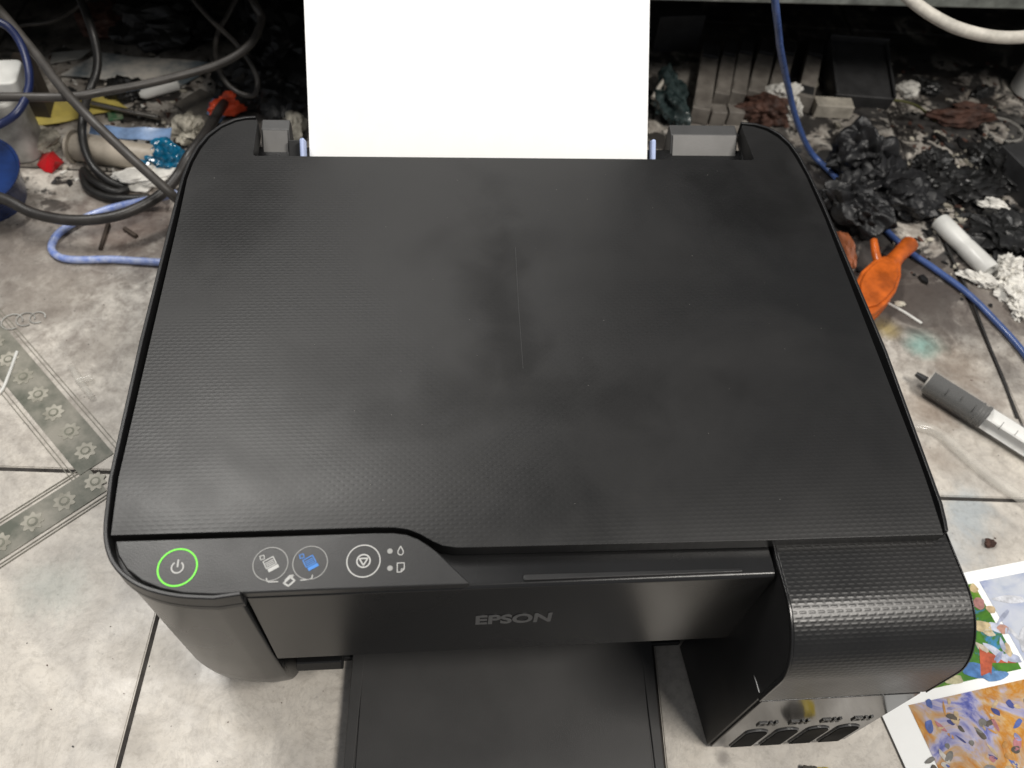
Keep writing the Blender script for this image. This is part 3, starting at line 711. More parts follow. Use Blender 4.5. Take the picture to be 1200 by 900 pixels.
for (x, y, a, b, r_, col) in ((1150, 735, .009, .006, .3, (.72, .58, .34)), (1146, 708, .006, .005, 0, (.45, .22, .20)), (1158, 742, .005, .003, .5, (.75, .66, .48)), (1160, 715, .004, .004, 0, (.66, .50, .30)), (1143, 786, .012, .006, .2, (.10, .26, .60)), (1165, 793, .012, .004, .1, (.16, .34, .66)),
                              (1150, 760, .006, .003, 1, (.70, .62, .50)), (1174, 738, .005, .004, .2, (.62, .34, .26)), (1180, 762, .003, .006, .4, (.70, .55, .34)), (1140, 690, .004, .004, 0, (.70, .55, .30)), (1118, 797, .008, .004, 0, (.62, .58, .36))):
    blotch(GP, *st(x, y), a*.72, b*.72, r_, col)
blotch(GP, *st(1166, 778), .011, .011, .35, (.62, .13, .06), [(-1, .9), (-.75, -.9), (-.2, -.55), (1.2, -.2), (-.2, 0), (-.45, .9)])
for k in range(60):
    x, y = rq.uniform(1085, 1205), rq.uniform(822, 905)
    col = rq.choice([(.06, .08, .30), (.10, .16, .48), (.66, .50, .30), (.60, .30, .08), (.25, .24, .22), (.70, .66, .60), (.35, .34, .58), (.12, .10, .08), (.55, .22, .24)])
    blotch(OP, *st(x, y), rq.uniform(.0010, .0042), rq.uniform(.0006, .0024), rq.uniform(0, 3), col)
for k in range(9):
    x, y = rq.uniform(1160, 1205), rq.uniform(690, 775)
    blotch(LP, *st(x, y), rq.uniform(.004, .012), rq.uniform(.001, .004), rq.uniform(0, 3), rq.choice([(.55, .60, .78), (.80, .82, .88), (.40, .46, .70), (.66, .70, .84)]))

# ------------------------------------------------------------------ clutter materials
blk_rub = pmat('black_rubber', (.020, .019, .018), .40, var=.3, vscale=60, bump=.15, bscale=500)
blk_dusty = pmat('dusty_black_rubber', (.030, .027, .025), .45, var=.4, vscale=70, bump=.15, bscale=500)
gry_cab = pmat('grey_cable', (.055, .050, .045), .45, var=.3, vscale=90)
blue_cab = pmat('blue_jacket', (.055, .10, .27), .28, var=.25, vscale=90, spec=.6)
blue_clear = pmat('pale_blue_jacket', (.16, .24, .58), .22, var=.35, vscale=160, spec=.7, col2=(.40, .46, .66))
navy = pmat('navy_jacket', (.010, .017, .065), .35, var=.3)
blk_bag = pmat('black_film', (.012, .012, .013), .46, var=.4, vscale=80, rvar=.08, bump=.12, bscale=320)
blk_junk = pmat('ink_soaked', (.012, .012, .012), .38, var=.5, vscale=120, bump=.5, bscale=250)
wht_tis = pmat('white_tissue', (.70, .68, .63), .8, var=.25, vscale=140, bump=.4, bscale=400)
soil_tis = pmat('soiled_tissue', (.58, .54, .45), .8, var=.6, vscale=70, bump=.5, bscale=300, col2=(.10, .09, .07))
wht_pl = pmat('white_plastic', (.66, .66, .63), .38, var=.15, vscale=40)
dirty_wht = pmat('dirty_white_plastic', (.52, .52, .49), .45, var=.5, vscale=35, col2=(.24, .23, .21))
cream = pmat('cream_hose', (.54, .51, .45), .5, var=.3, vscale=80)
orange = pmat('orange_plastic', (.52, .11, .014), .30, var=.45, vscale=60, spec=.6)
red = pmat('red_plastic', (.55, .015, .02), .35, var=.25)
coral = pmat('coral_plastic', (.78, .09, .03), .4, var=.2)
yel = pmat('yellow_card', (.62, .50, .12), .6, var=.3, vscale=40, col2=(.40, .33, .10))
teal = pmat('teal_film', (.006, .13, .25), .18, var=.6, vscale=90, spec=.8)
paleblue = pmat('pale_blue_film', (.16, .25, .42), .35, var=.4, vscale=60)
bluepl = pmat('blue_bucket_plastic', (.005, .024, .11), .22, var=.5, vscale=30, spec=.6)
brown = pmat('brown_scrap', (.085, .040, .028), .7, var=.6, vscale=90, bump=.6, bscale=200)
dkbrown = pmat('dark_brown_board', (.045, .036, .030), .6, var=.4, vscale=40, bump=.3)
greyfoil = pmat('grey_foil', (.18, .165, .145), .38, metal=.35, var=.35, vscale=50)
tanblk = pmat('tan_plastic', (.23, .21, .185), .55, var=.35, vscale=70, bump=.2, col2=(.14, .125, .11))
dkgrey = pmat('dark_grey_plastic', (.030, .030, .031), .5, var=.35, vscale=60, bump=.15)
beige = pmat('beige_tube', (.44, .39, .32), .45, var=.35, vscale=40, col2=(.25, .22, .18))
clearpl = pmat('clear_plastic', (.80, .80, .78), .10, var=.02, alpha=.075, spec=1.0, rvar=.03)
frost = pmat('frosted_tube', (.80, .77, .70), .16, var=.25, vscale=60, alpha=.22, spec=1.0)
pcb = pmat('green_board', (.02, .12, .05), .4, var=.6, vscale=200, col2=(.2, .22, .15))
steel = pmat('worn_steel', (.35, .33, .30), .35, metal=.9, var=.3)

def L3(*pts): return [at(*p) for p in pts]

# ------------------------------------------------------------------ left: cables
cable('power_cable', L3((-60, 222, .035), (0, 232, .035), (40, 250, .03), (90, 258, .028), (140, 252, .028), (180, 233, .03), (207, 207, .035), (225, 178, .045), (245, 150, .04), (262, 120, .02)), .0043, blk_dusty, 'thick dusty black cable sagging in a wide curve beside the printer', wob=.0015)
cable('power_cable', L3((-40, -30, .12), (0, 12, .11), (40, 62, .10), (90, 123, .09), (140, 172, .075), (195, 222, .055), (222, 246, .03)), .0037, gry_cab, 'dark grey cable running straight and diagonally to the printer corner', wob=.001)
cable('power_cable', L3((-60, 110, .09), (0, 113, .09), (80, 113, .088), (130, 106, .085), (200, 91, .08), (255, 76, .08), (292, 53, .085), (306, 24, .09), (297, 3, .10), (280, -30, .11)), .0034, gry_cab, 'grey black cable crossing level past the white jug then bending up', wob=.001)
cable('power_cable', L3((85, -25, .10), (95, 2, .09), (108, 36, .075), (114, 64, .06), (112, 86, .05), (103, 110, .04), (97, 140, .035), (98, 165, .025), (108, 192, .015), (128, 212, .008), (150, 221, .0045)), .0036, blk_rub, 'shiny black cable coming down past the yellow card', wob=.001)
cable('power_cable', L3((150, 221, .0045), (135, 225, .006), (112, 214, .008), (98, 200, .006), (103, 220, .0045), (130, 232, .0045), (175, 232, .0045)), .0035, blk_rub, 'black cable end coiled on the bench under the thick cable')
cable('thin_cable', L3((215, -25, .10), (228, 0, .09), (250, 26, .08), (278, 52, .07), (296, 78, .06), (302, 98, .05), (296, 112, .045), (278, 108, .045), (262, 92, .05), (253, 65, .055), (256, 38, .065), (268, 15, .075), (284, -20, .09)), .0022, gry_cab, 'thin dark cable twisted into a loop above the orange scrap', wob=.001)
cable('thin_cable', L3((10, 34, .05), (30, 29, .05), (60, 25, .055), (88, 10, .06), (108, -8, .07)), .0018, gry_cab, 'thin grey wire above the white jug in the dark corner')
cable('thin_cable', L3((-12, 22, .12), (10, 32, .115), (26, 55, .105), (34, 85, .095), (32, 110, .09), (20, 132, .085), (0, 146, .08), (-25, 155, .08)), .0031, navy, 'dark blue cable looped in front of the white jug')
cable('signal_cable', L3((205, 226, .02), (190, 231, .012), (165, 236, .008), (130, 244, .005), (95, 257, .004), (70, 272, .004), (60, 288, .0035), (66, 299, .0035), (85, 304, .0035), (130, 304, .0035), (165, 306, .0035), (205, 307, .0035), (260, 300, .0035)), .0030, blue_clear, 'pale blue signal cable bent in a hairpin at the left of the printer', wob=.0006)

# left: containers
jb = at(8, 152, 0)
JG = empty('white_jug', jb, 'cloudy white plastic jug with a white cap at the left edge', 'jug')
def rrect(cx, cy, sx, sy, r, rot=0, n=5):
    out = []
    for (qx, qy, a0) in ((1, 1, 0), (-1, 1, 90), (-1, -1, 180), (1, -1, 270)):
        for k in range(n+1):
            a = R(a0+90*k/n); out.append((qx*(sx/2-r)+r*math.cos(a), qy*(sy/2-r)+r*math.sin(a)))
    return [(cx+x*math.cos(rot)-y*math.sin(rot), cy+x*math.sin(rot)+y*math.cos(rot)) for x, y in out]
jc = Vector((-.4155, .522, 0))
finish(prism_bm(rrect(jc.x, jc.y, .060, .040, .012, .1), .0, .060), 'jug_body', dirty_wht, JG, 40, .004)
finish(prism_bm(rrect(jc.x+.006, jc.y+.004, .062, .034, .006, .1), .063, .076), 'jug_cap', wht_pl, JG, 40, .002)
finish(prism_bm(rrect(jc.x, jc.y, .030, .026, .010, .1), .0595, .0635), 'jug_neck', dirty_wht, JG, 40)
p = at(50, 146, 0); obb('dark_board', (p.x, p.y+.012, 0), .016, .022, .058, .08, dkbrown, 'dark brown block standing between the white jug and the yellow card', 'block')
q = L3((30, 155, .002), (150, 128, .002), (128, 112, .004), (62, 122, .004)); tag(finish(sheet_bm([q[0], q[1], q[2], q[3]], .0008, 12, .004, 4, 26), 'yellow_card', yel, None, 50), 'crumpled yellow card lying under the crossing cables', 'card')
bc = at(-16, 212, .02)
BK = empty('blue_tub', (bc.x, bc.y, 0), 'shiny blue plastic tub cut off by the left edge', 'tub')
finish(lathe_bm([(0, .028), (.04, .030), (.9, .036), (.97, .0385), (1, .0385), (1, .0362), (.975, .0355), (.975, .001)], (bc.x-.006, bc.y, .0), (bc.x-.006, bc.y-.006, .034), 40), 'tub_wall', bluepl, BK, 40)
crumple('cloth_scrap', at(20, 148, 0)+Vector((0, -.012, 0)), (.014, .010, .007), soil_tis, 'small soiled cloth scrap by the foot of the white jug', 'scrap', seed=3, sub=4)
crumple('tissue_scrap', at(42, 172, 0), (.022, .016, .008), soil_tis, 'crumpled soiled tissue behind the red cap', 'tissue', seed=4, sub=4)
bm = bmesh.new(); vs = [bm.verts.new(at(*q)) for q in ((43, 193, .001), (50, 180, .004), (62, 177, .006), (75, 190, .001), (61, 203, .001), (52, 201, .001))]; tp1, tp2 = bm.verts.new(at(56, 182, .012)), bm.verts.new(at(64, 189, .010)); bt = bm.verts.new(at(58, 192, .0005))
for a, b, c_ in ((0, 1, 6), (1, 2, 6), (2, 7, 6), (2, 3, 7), (3, 4, 7), (4, 6, 7), (4, 5, 6), (5, 0, 6)):
    al = vs+[tp1, tp2]; bm.faces.new((al[a], al[b], al[c_]))
for k in range(6): bm.faces.new((vs[(k+1) % 6], vs[k], bt))
tag(finish(bm, 'red_scrap', red, None, 10), 'small bright red folded plastic scrap left of the beige syringe', 'scrap')
a_, b_ = at(88, 172, .012), at(196, 188, .012)
BT = empty('beige_syringe', (a_.x, a_.y, 0), 'fat beige syringe barrel lying behind the diagonal cable', 'syringe')
finish(lathe_bm([(0, .0108), (.02, .0118), (.9, .0118), (.93, .0105), (.96, .005), (1, .0045)], a_, b_, 30), 'barrel', beige, BT, 40)
finish(lathe_bm([(0, .0145), (1, .0145)], a_-(b_-a_)*.03, a_-(b_-a_)*.005, 24), 'flange', beige, BT, 40)
q = L3((106, 160, .014), (200, 168, .016), (202, 152, .020), (108, 152, .018)); tag(finish(sheet_bm([q[0], q[1], q[2], q[3]], .0006, 12, .006, 11, 40), 'blue_film_strip', paleblue, None, 50), 'pale blue plastic strip lying on the beige syringe', 'strip')
crumple('teal_wrapper', at(197, 192, .004), (.017, .016, .012), teal, 'crushed shiny teal wrapper at the end of the beige syringe', 'wrapper', seed=12, amp=.4)
crumple('white_rag', at(168, 215, 0), (.028, .012, .008), wht_tis, 'crumpled white tissue between diagonal cable and thick cable', 'tissue', seed=15, rot=.2)
crumple('white_rag', at(222, 158, 0), (.014, .018, .010), soil_tis, 'soiled white rag behind the printer\'s left rear corner', 'rag', seed=18)
q = L3((205, 125, .002), (240, 150, .004), (262, 118, .012), (235, 105, .010)); tag(finish(sheet_bm([q[0], q[1], q[2], q[3]], .0008, 10, .003, 21, 30), 'foil_square', greyfoil, None, 50), 'grey brown square of foil leaning near the orange scrap', 'foil')
crumple('orange_scrap', at(272, 130, .008), (.017, .010, .010), coral, 'bright orange red scrap behind the left rear corner of the lid', 'scrap', seed=22, rot=.5, sub=4)
crumple('blue_scrap', at(257, 135, .006), (.009, .012, .008), paleblue, 'small pale blue scrap touching the orange red one', 'scrap', seed=23, sub=4)
a_, b_ = at(163, 111, .008), at(207, 97, .008)
tag(finish(lathe_bm([(0, .003), (.1, .0055), (.8, .0068), (1, .0072)], a_, b_, 20), 'white_nozzle', wht_pl, None, 40), 'white plastic cone lying above the green circuit chip', 'nozzle')
crumple('black_lump', at(150, 115, 0), (.016, .013, .012), blk_junk, 'black lump left of the white plastic cone', 'lump', seed=30, sub=4)
p = at(136, 138, .0); CH = obb('circuit_chip', (p.x, p.y, .0015), .013, .013, .0015, .3, pcb, 'tiny green circuit board on the bench near the metal rod', 'circuit board')
tag(finish(tube_bm(L3((108, 121, .012), (140, 128, .009), (186, 138, .006)), .0022, 10), 'metal_rod', steel, None, 40), 'thin metal rod with an eye pointing right from the yellow card', 'rod')
q = L3((72, 90, .002), (205, 108, .002), (258, 78, .004), (120, 66, .006)); tag(finish(sheet_bm([q[0], q[1], q[2], q[3]], .0010, 14, .004, 31, 18), 'stained_sheet', pmat('ink_stained_sheet', (.62, .58, .52), .6, var=.6, vscale=28, col2=(.13, .16, .18)), None, 50), 'white sheet smeared with grey ink in the upper left', 'sheet')
q = L3((60, 76, .001), (96, 70, .001), (108, 60, .001), (62, 64, .001)); tag(finish(sheet_bm(q, .001, 8, .001, 33), 'pale_scrap', dirty_wht, None, 50), 'pale flat scrap right of the jug cap', 'scrap')
for (px, py, sx, sy, sz, sd, mt, lb) in ((292, 118, .030, .028, .022, 40, blk_junk, 'black crumpled lump directly behind the left feeder block'), (335, 120, .028, .030, .020, 41, blk_junk, 'black crumpled lump touching the left edge of the white paper'),
                                       (330, 60, .04, .05, .03, 42, blk_junk, 'big black lump in the dark left of the white paper'), (200, 45, .05, .03, .02, 43, blk_junk, 'flat black heap in the shadow above the stained sheet'), (130, 38, .03, .02, .015, 44, brown, 'brown scrap in the dark near the shiny black cable')):
    crumple('dark_lump', at(px, py, 0), (sx, sy, sz), mt, lb, 'lump', seed=sd, sub=4)
crumple('pale_scrap', at(345, 158, 0), (.012, .02, .010), soil_tis, 'soiled pale scrap between feeder block and white paper', 'scrap', seed=48, sub=4)
# left foreground bits
tag(finish(tube_bm(catmull(L3((-20, 470, .001), (0, 460, .001), (10, 440, .0012), (20, 412, .0012)), 6), .0011, 8), 'white_thread', wht_pl, None, 40), 'short white wire crossing the floral border', 'wire')
FT = empty('clear_fitting', at(96, 447, 0), 'small clear plastic fitting on the tile left of the printer', 'fitting')
finish(tube_bm(L3((83, 428, .003), (92, 444, .003), (108, 466, .003)), [.0022, .0028, .0020], 12), 'stem', frost, FT, 40)
finish(tube_bm(L3((90, 446, .004), (108, 442, .004)), .0026, 12), 'branch', frost, FT, 40)
for k, (px, py, rd) in enumerate(((14, 377, .0075), (30, 374, .0065), (44, 372, .0055))):
    c = at(px, py, .0008); pth = [c+Vector((rd*math.cos(a/14*2*math.pi), rd*math.sin(a/14*2*math.pi), 0)) for a in range(13)]
    tag(finish(tube_bm(pth, .0005, 6), 'clear_ring', dirty_wht, None, 40), ('leftmost', 'middle', 'rightmost')[k]+' of three thin plastic rings on the tile above the floral border', 'ring', 'thin rings on the tile')
tag(finish(tube_bm(L3((127, 262, .0015), (122, 278, .0015), (118, 292, .0015)), .0018, 8), 'dark_screw', pmat('rusty_steel', (.06, .045, .035), .6, metal=.4, var=.4), None, 40), 'dark screw lying inside the hairpin of pale blue cable', 'screw')
tag(finish(tube_bm(L3((146, 268, .0015), (160, 277, .0015)), .0019, 8), 'dark_pin', MATS['rusty_steel'], None, 40), 'short dark pin right of the dark screw', 'pin')

# ------------------------------------------------------------------ right rear: cartridges, box, blocks
def cartridge(pa, pb, wd, hgt, lb, mt_front, seed):
    a, b = at(*pa), at(*pb); d = (b-a); ln = d.length; rot = math.atan2(d.y, d.x)-math.pi/2; c = (a+b)/2
    E = empty('ink_cartridge', (c.x, c.y, 0), lb, 'cartridge', 'cartridges lined up behind the printer'); E.rotation_euler = (0, 0, rot)
    def sub(nm, x0, x1, y0, y1, z0, z1, mt):
        bm = box_bm(x0, x1, y0, y1, z0, z1); o = finish(bm, nm, mt, None, 30, .0008, 2); o.parent = E; return o
    sub('case', -wd/2, wd/2, -ln/2, ln/2, .001, hgt, tanblk)
    sub('label_face', -wd/2+.0015, wd/2-.0015, -ln/2+.004, -ln/2+.018, hgt, hgt+.0008, mt_front)
    sub('rear_shade', -wd/2+.0006, wd/2-.0006, ln/2-.024, ln/2-.002, hgt, hgt+.004, dkgrey)  # dark slab paints the shadowed back of the cartridge
cartridge((817, 146, 0), (829, 72, 0), .0175, .018, 'leftmost tan cartridge in the row, long and next to the black heap', tanblk, 1)
cartridge((841, 128, 0), (851, 70, 0), .0150, .018, 'tan cartridge second from the left in the row behind the printer', tanblk, 2)
cartridge((860, 127, 0), (870, 68, 0), .0150, .018, 'tan cartridge third from the left in the row behind the printer', tanblk, 3)
cartridge((880, 127, 0), (894, 70, 0), .0175, .019, 'dark cartridge fourth from the left, behind the brown sponge', tanblk, 4)
cartridge((903, 124, 0), (918, 70, 0), .0165, .019, 'dark cartridge behind the white crumpled tissue and left of blue cable', tanblk, 5)
cartridge((937, 132, 0), (950, 72, 0), .0160, .019, 'dark cartridge right of the blue cable, last in the row', dkgrey, 6)
for (px, py, lb) in ((838, 142, 'small square tan block in front of the second cartridge'), (858, 142, 'small square tan block in front of the third cartridge')):
    p = at(px, py, 0); obb('tan_block', p, .0155, .014, .015, -.05, tanblk, lb, 'block', 'small tan blocks')
p = at(996, 98, 0)
BX = empty('black_box', (p.x, p.y, 0), 'black open plastic box tilted behind the cream block', 'box')
M_ = Matrix.Translation((p.x, p.y-.004, .002)) @ Matrix.Rotation(-.10, 4, 'Z') @ Matrix.Rotation(R(14), 4, 'X')
for nm, d in (('box_floor', (-.031, .031, -.036, .036, 0, .022)), ('box_wall', (-.031, .031, .034, .037, .022, .030)), ('box_wall', (-.031, -.028, -.036, .034, .022, .026)), ('box_wall', (.028, .031, -.036, .034, .022, .026))):
    bm = box_bm(*d); bm.transform(M_); finish(bm, nm, dkgrey, BX, 30, .001)
p = at(972, 133, 0); obb('cream_block', p, .038, .016, .014, -.08, pmat('cream_block_plastic', (.50, .46, .39), .6, var=.4, vscale=60, bump=.3), 'cream block in front of the black open box', 'block')
crumple('brown_sponge', at(893, 138, 0), (.024, .016, .013), brown, 'dark brown sponge like lump behind the right rear corner of the lid', 'sponge', seed=51, rot=-.1)
crumple('white_tissue', at(913, 122, .004), (.016, .012, .013), wht_tis, 'white crumpled tissue beside the blue cable behind the printer', 'tissue', seed=53)
crumple('white_tissue', at(926, 135, .0), (.008, .013, .010), wht_tis, 'small white tissue between blue cable and brown sponge', 'tissue', seed=54, sub=4)
crumple('dark_green_heap', at(782, 128, 0), (.018, .032, .016), pmat('ink_wet_film', (.012, .022, .022), .2, var=.8, vscale=120, col2=(.05, .07, .07)), 'dark wet looking film crumpled right of the white paper', 'heap', seed=56)
tag(finish(tube_bm(L3((765, 115, .02), (773, 101, .024), (784, 87, .026)), .0022, 8), 'pale_stick', cream, None, 40), 'short pale stick on the dark wet film', 'stick')
p = at(815, 100, 0)
obb('dark_carton', (p.x-.012, p.y+.075, 0), .05, .03, .04, .1, dkgrey, 'dark box shape in the shadow behind the first cartridge', 'box')
cable('network_cable', L3((902, -40, .22), (908, 0, .20), (912, 35, .17), (917, 70, .13), (925, 110, .08), (937, 150, .04), (952, 180, .012), (972, 200, .004), (1000, 230, .004), (1035, 266, .004), (1064, 294, .004), (1095, 315, .004), (1130, 341, .004), (1165, 374, .004), (1200, 414, .004), (1240, 470, .004)), .0027, blue_cab, 'bright blue cable passing behind the black bag and along the right side', wob=.0008)
cable('cream_hose', L3((1040, -25, .17), (1070, 2, .165), (1100, 22, .16), (1130, 36, .16), (1165, 43, .16), (1210, 42, .16), (1260, 30, .16)), .0048, cream, 'dusty cream hose sagging across the upper right corner', 'hose', wob=.0012)
jp = at(1214, 116, 0)
JR = empty('white_jar', (jp.x, jp.y, 0), 'white plastic jar cut off by the right edge under the hose', 'jar')
finish(lathe_bm([(0, .020), (.03, .0225), (.85, .0225), (.92, .019), (1, .018)], (jp.x, jp.y+.012, 0), (jp.x, jp.y+.012, .075), 32), 'jar_body', wht_pl, JR, 40)
finish(lathe_bm([(0, .020), (1, .020)], (jp.x, jp.y+.012, .0755), (jp.x, jp.y+.012, .088), 32), 'jar_lid', wht_pl, JR, 40, .001)

# right: black bag, orange clip, roll
BG = empty('black_bag', at(1020, 230, 0), 'crumpled shiny black plastic bag against the right side of the printer', 'bag')
for k, (px, py, sx, sy, sz, sd) in enumerate(((998, 205, .026, .024, .026, 61), (1030, 228, .028, .026, .020, 62), (980, 248, .017, .024, .022, 63), (1060, 244, .022, .020, .014, 64), (1004, 268, .018, .022, .020, 65))):
    crumple('crumpled_film', at(px, py, 0), (sx, sy, sz), blk_bag, None, None, BG, sd, .62, 1.7, 6, rot=k*.9)
OC = empty('orange_clip', at(1030, 325, 0), 'glossy orange plastic clip sticking out from under the black bag', 'clip')
outl = [(1000, 336), (1008, 320), (1021, 308), (1034, 302), (1047, 303), (1055, 312), (1055, 326), (1049, 344), (1038, 358), (1024, 370), (1008, 374), (1000, 362)]
oc = [at(x, y, .016).xy for x, y in outl]; cen = sum(oc, Vector((0, 0)))/len(oc)
for (z0_, z1_, k_, nm) in ((.0010, .0085, 1.0, 'clip_shell'), (.0085, .0105, .90, 'clip_core'), (.0105, .0190, .99, 'clip_shell'), (.0190, .0212, .78, 'clip_top')):
    finish(prism_bm([tuple(cen+(p-cen)*k_) for p in reversed(oc)], z0_+.0001, z1_), nm, orange, OC, 40, .0016 if k_ > .9 else .0008, 3)
finish(tube_bm(L3((1038, 316, .012), (1052, 300, .013), (1066, 286, .014)), [.0085, .0065, .0075], 12), 'clip_arm', orange, OC, 40)
finish(tube_bm(L3((1030, 310, .014), (1026, 296, .018), (1024, 282, .018)), [.004, .0035, .003], 12), 'clip_arm', orange, OC, 40)
crumple('orange_scrap', at(986, 300, 0), (.006, .020, .010), pmat('dull_orange', (.26, .08, .03), .5, var=.3), 'dull orange scrap between the lid edge and the orange clip', 'scrap', seed=70, sub=4, amp=.25)
a_, b_ = at(1101, 259, .008), at(1160, 318, .008)
RL = empty('paper_roll', (a_.x, a_.y, 0), 'white rolled paper lying right of the black bag', 'roll')
finish(lathe_bm([(0, .0075), (.02, .0082), (.45, .0080), (.5, .0076), (.55, .0082), (.97, .0085), (1, .0078), (1, .0055), (.97, .0050)], a_, b_, 26), 'rolled_sheet', wht_pl, RL, 40)
for k, (px, py, sx, sy, sz, lb) in enumerate(((1146, 331, .014, .006, .005, 'torn white tissue strip left of the tissue clump'), (1176, 322, .010, .012, .010, 'white tissue clump at the lower end of the paper roll'), (1182, 345, .011, .013, .007, 'white tissue bits below the tissue clump'), (1192, 366, .008, .010, .005, 'lowest white tissue bit near the blue cable at right'))):
    crumple('tissue_bit', at(px, py, 0), (sx, sy, sz), wht_tis, lb, 'tissue', seed=80+k, rot=-.5, sub=4, amp=.7, freq=3.2)
tag(finish(tube_bm(L3((1038, 354, .001), (1060, 366, .001), (1080, 379, .001)), .0012, 8), 'white_stick', wht_pl, None, 40), 'thin white stick below the orange clip', 'stick')
crumple('pale_chip', at(1054, 357, 0), (.005, .003, .0015), soil_tis, 'tiny pale chip just above the thin white stick', 'chip', seed=88, sub=3)
tag(finish(tube_bm(L3((1143, 250, .004), (1142, 266, .004), (1141, 282, .004)), .0009, 8), 'steel_pin', steel, None, 40), 'upright thin steel pin right of the paper roll', 'pin')
crumple('pale_scrap', at(1162, 245, .004), (.012, .006, .006), wht_tis, 'pale torn scrap on the black ink soaked heap', 'scrap', seed=90, rot=-.6, sub=4)
# ink-soaked heap
for k, (px, py, sx, sy, sz, lb) in enumerate(((1125, 225, .03, .020, .010, 'black ink soaked heap just above the paper roll'), (1180, 285, .032, .030, .012, 'black ink soaked heap at the right edge beside the roll'), (1165, 200, .030, .022, .012, 'black soaked heap left of the black box at right edge'), (1090, 200, .018, .018, .010, 'small black soaked heap touching the bag'))):
    crumple('soaked_heap', at(px, py, 0), (sx, sy, sz), blk_junk, lb, 'heap', seed=95+k, amp=.55, freq=3.0, rot=k*.7)
p = at(1192, 225, 0); obb('black_case', (p.x+.012, p.y+.010, 0), .05, .055, .030, .25, dkgrey, 'black plastic box cut off by the right edge', 'box')
crumple('rusty_scrap', at(1122, 144, 0), (.030, .010, .009), brown, 'rusty brown scrap lying on the cream tile at upper right', 'scrap', seed=101, rot=-.12)
crumple('rusty_scrap', at(1135, 130, 0), (.018, .006, .005), brown, 'smaller rusty scrap behind the long one', 'scrap', seed=102, rot=-.2, sub=4)
crumple('white_scrap', at(1062, 108, 0), (.012, .010, .006), wht_tis, 'white scrap right of the black open box', 'scrap', seed=103, sub=4)
crumple('black_scrap', at(1085, 108, 0), (.014, .010, .008), blk_junk, 'black scrap touching the white scrap near the black open box', 'scrap', seed=104, sub=4)
crumple('black_scrap', at(1150, 112, 0), (.013, .006, .005), blk_junk, 'black curled scrap alone on the pale tile under the hose', 'scrap', seed=105, rot=.3, sub=4)
tag(finish(tube_bm(catmull(L3((1042, 117, .001), (1060, 119, .001), (1078, 126, .001), (1096, 142, .001)), 6), .0012, 8), 'olive_wire', pmat('olive_wire_jacket', (.10, .10, .03), .5), None, 40), 'olive wire curving from the black box to the rusty scrap', 'wire')
c = at(1176, 152, .001); tag(finish(tube_bm([c+Vector((.019*math.cos(a/24*2*math.pi), .019*math.sin(a/24*2*math.pi), 0)) for a in range(25)], .0016, 8), 'clear_ring', frost, None, 40), 'thin clear plastic ring near the right edge', 'ring')
for k, (px, py, rd) in enumerate(((1092, 200, .010), (1122, 206, .008))):
    c = at(px, py, .001); tag(finish(tube_bm([c+Vector((rd*math.cos(a/16*5-.6), rd*math.sin(a/16*5-.6), 0)) for a in range(17)], .0010, 6), 'dark_ring', dkbrown, None, 40), ('curved dark washer left of the other one above the paper roll', 'dark round washer right of its pair above the paper roll')[k], 'washer')
cable('black_wire', L3((1108, 285, .0012), (1120, 312, .0012), (1138, 350, .0012), (1158, 402, .0012), (1176, 446, .0012), (1192, 490, .0012)), .0012, blk_rub, 'thin black wire running down the right side past the syringe')

# syringe with black ink
a_, b_ = at(1086, 446, .0115), at(1236, 541, .0115); d = (b_-a_)
SY = empty('syringe', (a_.x, a_.y, 0), 'clear syringe half full of black ink on the right side tile', 'syringe')
sl = d.length; dn = d.normalized(); r_ = .0100
finish(lathe_bm([(0, .003), (.0, r_), (1.0, r_), (1.0, r_-.0008), (.006, r_-.0008), (.006, .002)], a_, b_, 34), 'barrel', clearpl, SY, 40)
finish(lathe_bm([(0, .0028), (.6, .0024), (1, .0018)], a_, a_-dn*.009, 16), 'nozzle', dkgrey, SY, 40)
finish(lathe_bm([(0, r_-.0014), (1, r_-.0014)], a_+dn*.0012, a_+dn*(sl*.40), 30), 'ink', pmat('black_ink', (.004, .004, .005), .12, var=.2), SY, 40)
finish(lathe_bm([(0, r_-.001), (.2, r_-.0010), (.3, r_-.002), (.6, r_-.002), (.7, r_-.001), (1, r_-.001)], a_+dn*(sl*.405), a_+dn*(sl*.475), 30), 'plunger_seal', blk_rub, SY, 40)
sd_ = dn.cross(Vector((0, 0, 1))).normalized(); up_ = sd_.cross(dn)
for ang in (45, 135):
    wv_ = (sd_*math.cos(R(ang))+up_*math.sin(R(ang))); tv = wv_.cross(dn)*.0007; bm = bmesh.new(); vs = []
    for t_ in (.478, 1.15):
        for a1 in (-1, 1):
            for b1 in (-1, 1): vs.append(bm.verts.new(a_+dn*(sl*t_)+wv_*(a1*(r_-.0016))+tv*b1))
    for q in ((0, 1, 3, 2), (4, 6, 7, 5), (0, 4, 5, 1), (2, 3, 7, 6), (0, 2, 6, 4), (1, 5, 7, 3)): bm.faces.new([vs[i] for i in q])
    finish(bm, 'plunger_rod', pmat('bright_white_plastic', (.82, .82, .80), .35, var=.05), SY, 0)
sd_ = dn.cross(Vector((0, 0, 1))).normalized()
for k in range(7):
    c = a_+dn*(sl*(.16+.105*k)); ln = R(38 if k % 2 == 0 else 24)
    pth = [c+(sd_*math.sin(t)+Vector((0, 0, 1))*math.cos(t))*(r_+.0001) for t in [R(20)+ln*q/6 for q in range(7)]]
    finish(tube_bm(pth, .00022, 5), 'scale_mark', blk_rub, SY, 40)
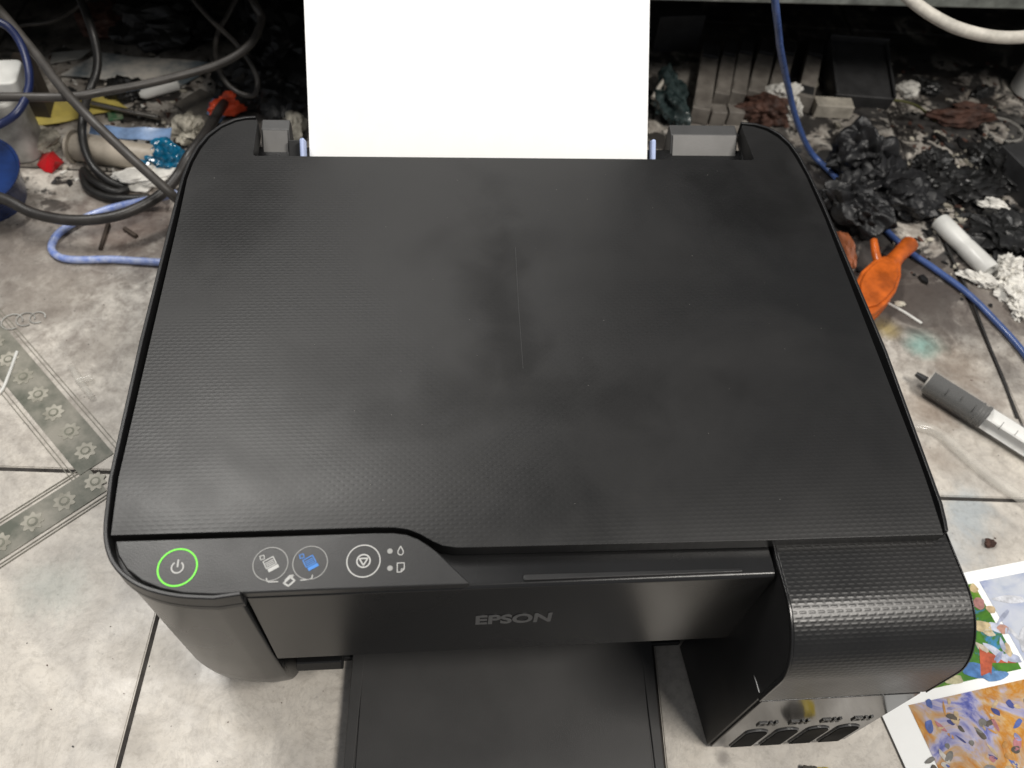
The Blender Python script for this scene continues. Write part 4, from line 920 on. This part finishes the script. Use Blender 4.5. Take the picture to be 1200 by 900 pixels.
# flattened clear hose
pth = catmull(L3((1060, 498, .004), (1076, 499, .004), (1098, 506, .004), (1120, 524, .0042), (1148, 549, .0044), (1175, 569, .0046), (1215, 596, .005)), 8)
cl = finish(tube_bm(pth, .0038, 14), 'clear_hose', frost, None, 60); tag(cl, 'frosted clear hose below the syringe', 'hose')

# small things on the bench at the front
crumple('yellow_drop', at(965, 911, 0), (.0055, .0055, .0022), pmat('yellow_plastic', (.70, .52, .03), .35), 'small yellow plastic bit at the lower edge below the ink tank', 'scrap', seed=120, sub=3, amp=.15)
crumple('grey_drop', at(948, 909, 0), (.006, .006, .003), greyfoil, 'small grey bit left of the yellow one at the lower edge', 'scrap', seed=121, sub=3, amp=.2)
crumple('brown_crumb', at(1158, 638, 0), (.004, .003, .002), brown, 'brown crumb above the printed sheet', 'crumb', seed=122, sub=3)

# crumbs and shreds nobody could count
def debris(name, n, px_fn, mats, smin, smax, label):
    bm = bmesh.new()
    for k in range(n):
        px, py = px_fn(); c = at(px, py, 0); s_ = random.uniform(smin, smax)*(1 if random.random() < .85 else 1.8); a = random.uniform(0, 6.28)
        b0 = len(bm.verts); kx, ky, kz = random.uniform(.4, 1.5), random.uniform(.3, .8), random.uniform(.1, .5)
        pts = [(s_*kx*math.cos(t+a)*random.uniform(.6, 1.1)*1, s_*ky*math.sin(t+a)*random.uniform(.6, 1.1)) for t in (0, 1.2, 2.5, 3.6, 5.0)]
        pts = [(c.x+x*math.cos(a)-y*math.sin(a), c.y+x*math.sin(a)+y*math.cos(a)) for x, y in pts]
        prism_bm(pts, .0001, .0002+s_*kz, bm)
    o = finish(bm, name, mats[0], None, 0)
    for mm in mats[1:]: o.data.materials.append(mm)
    k = len(mats); fp = 7
    o.data.polygons.foreach_set('material_index', [(i//fp) % k for i in range(len(o.data.polygons))])
    return tag(o, label, 'debris', None, 'stuff')
rnd = random.uniform
debris('scrap_litter', 420, lambda: (rnd(60, 340), rnd(55, 215)), [blk_junk, brown, soil_tis, dkgrey, wht_tis], .0010, .0042, 'crumbs and shreds scattered among the cables at upper left')
debris('ink_litter', 620, lambda: (random.gauss(1140, 45), random.gauss(225, 55)), [blk_junk, dkgrey, blk_junk, brown, blk_junk, soil_tis], .0012, .0050, 'black ink soaked shreds heaped at the right')
debris('bench_crumbs', 200, lambda: (rnd(780, 1200), rnd(70, 200)), [blk_junk, brown, dkgrey, soil_tis], .0010, .0036, 'crumbs behind the printer at upper right')
debris('dust_specks', 45, lambda: random.choice([(rnd(0, 180), rnd(250, 520)), (rnd(20, 400), rnd(700, 900)), (rnd(1040, 1200), rnd(380, 640))]), [brown, dkgrey], .0002, .0007, 'specks of dirt on the pale tiles')
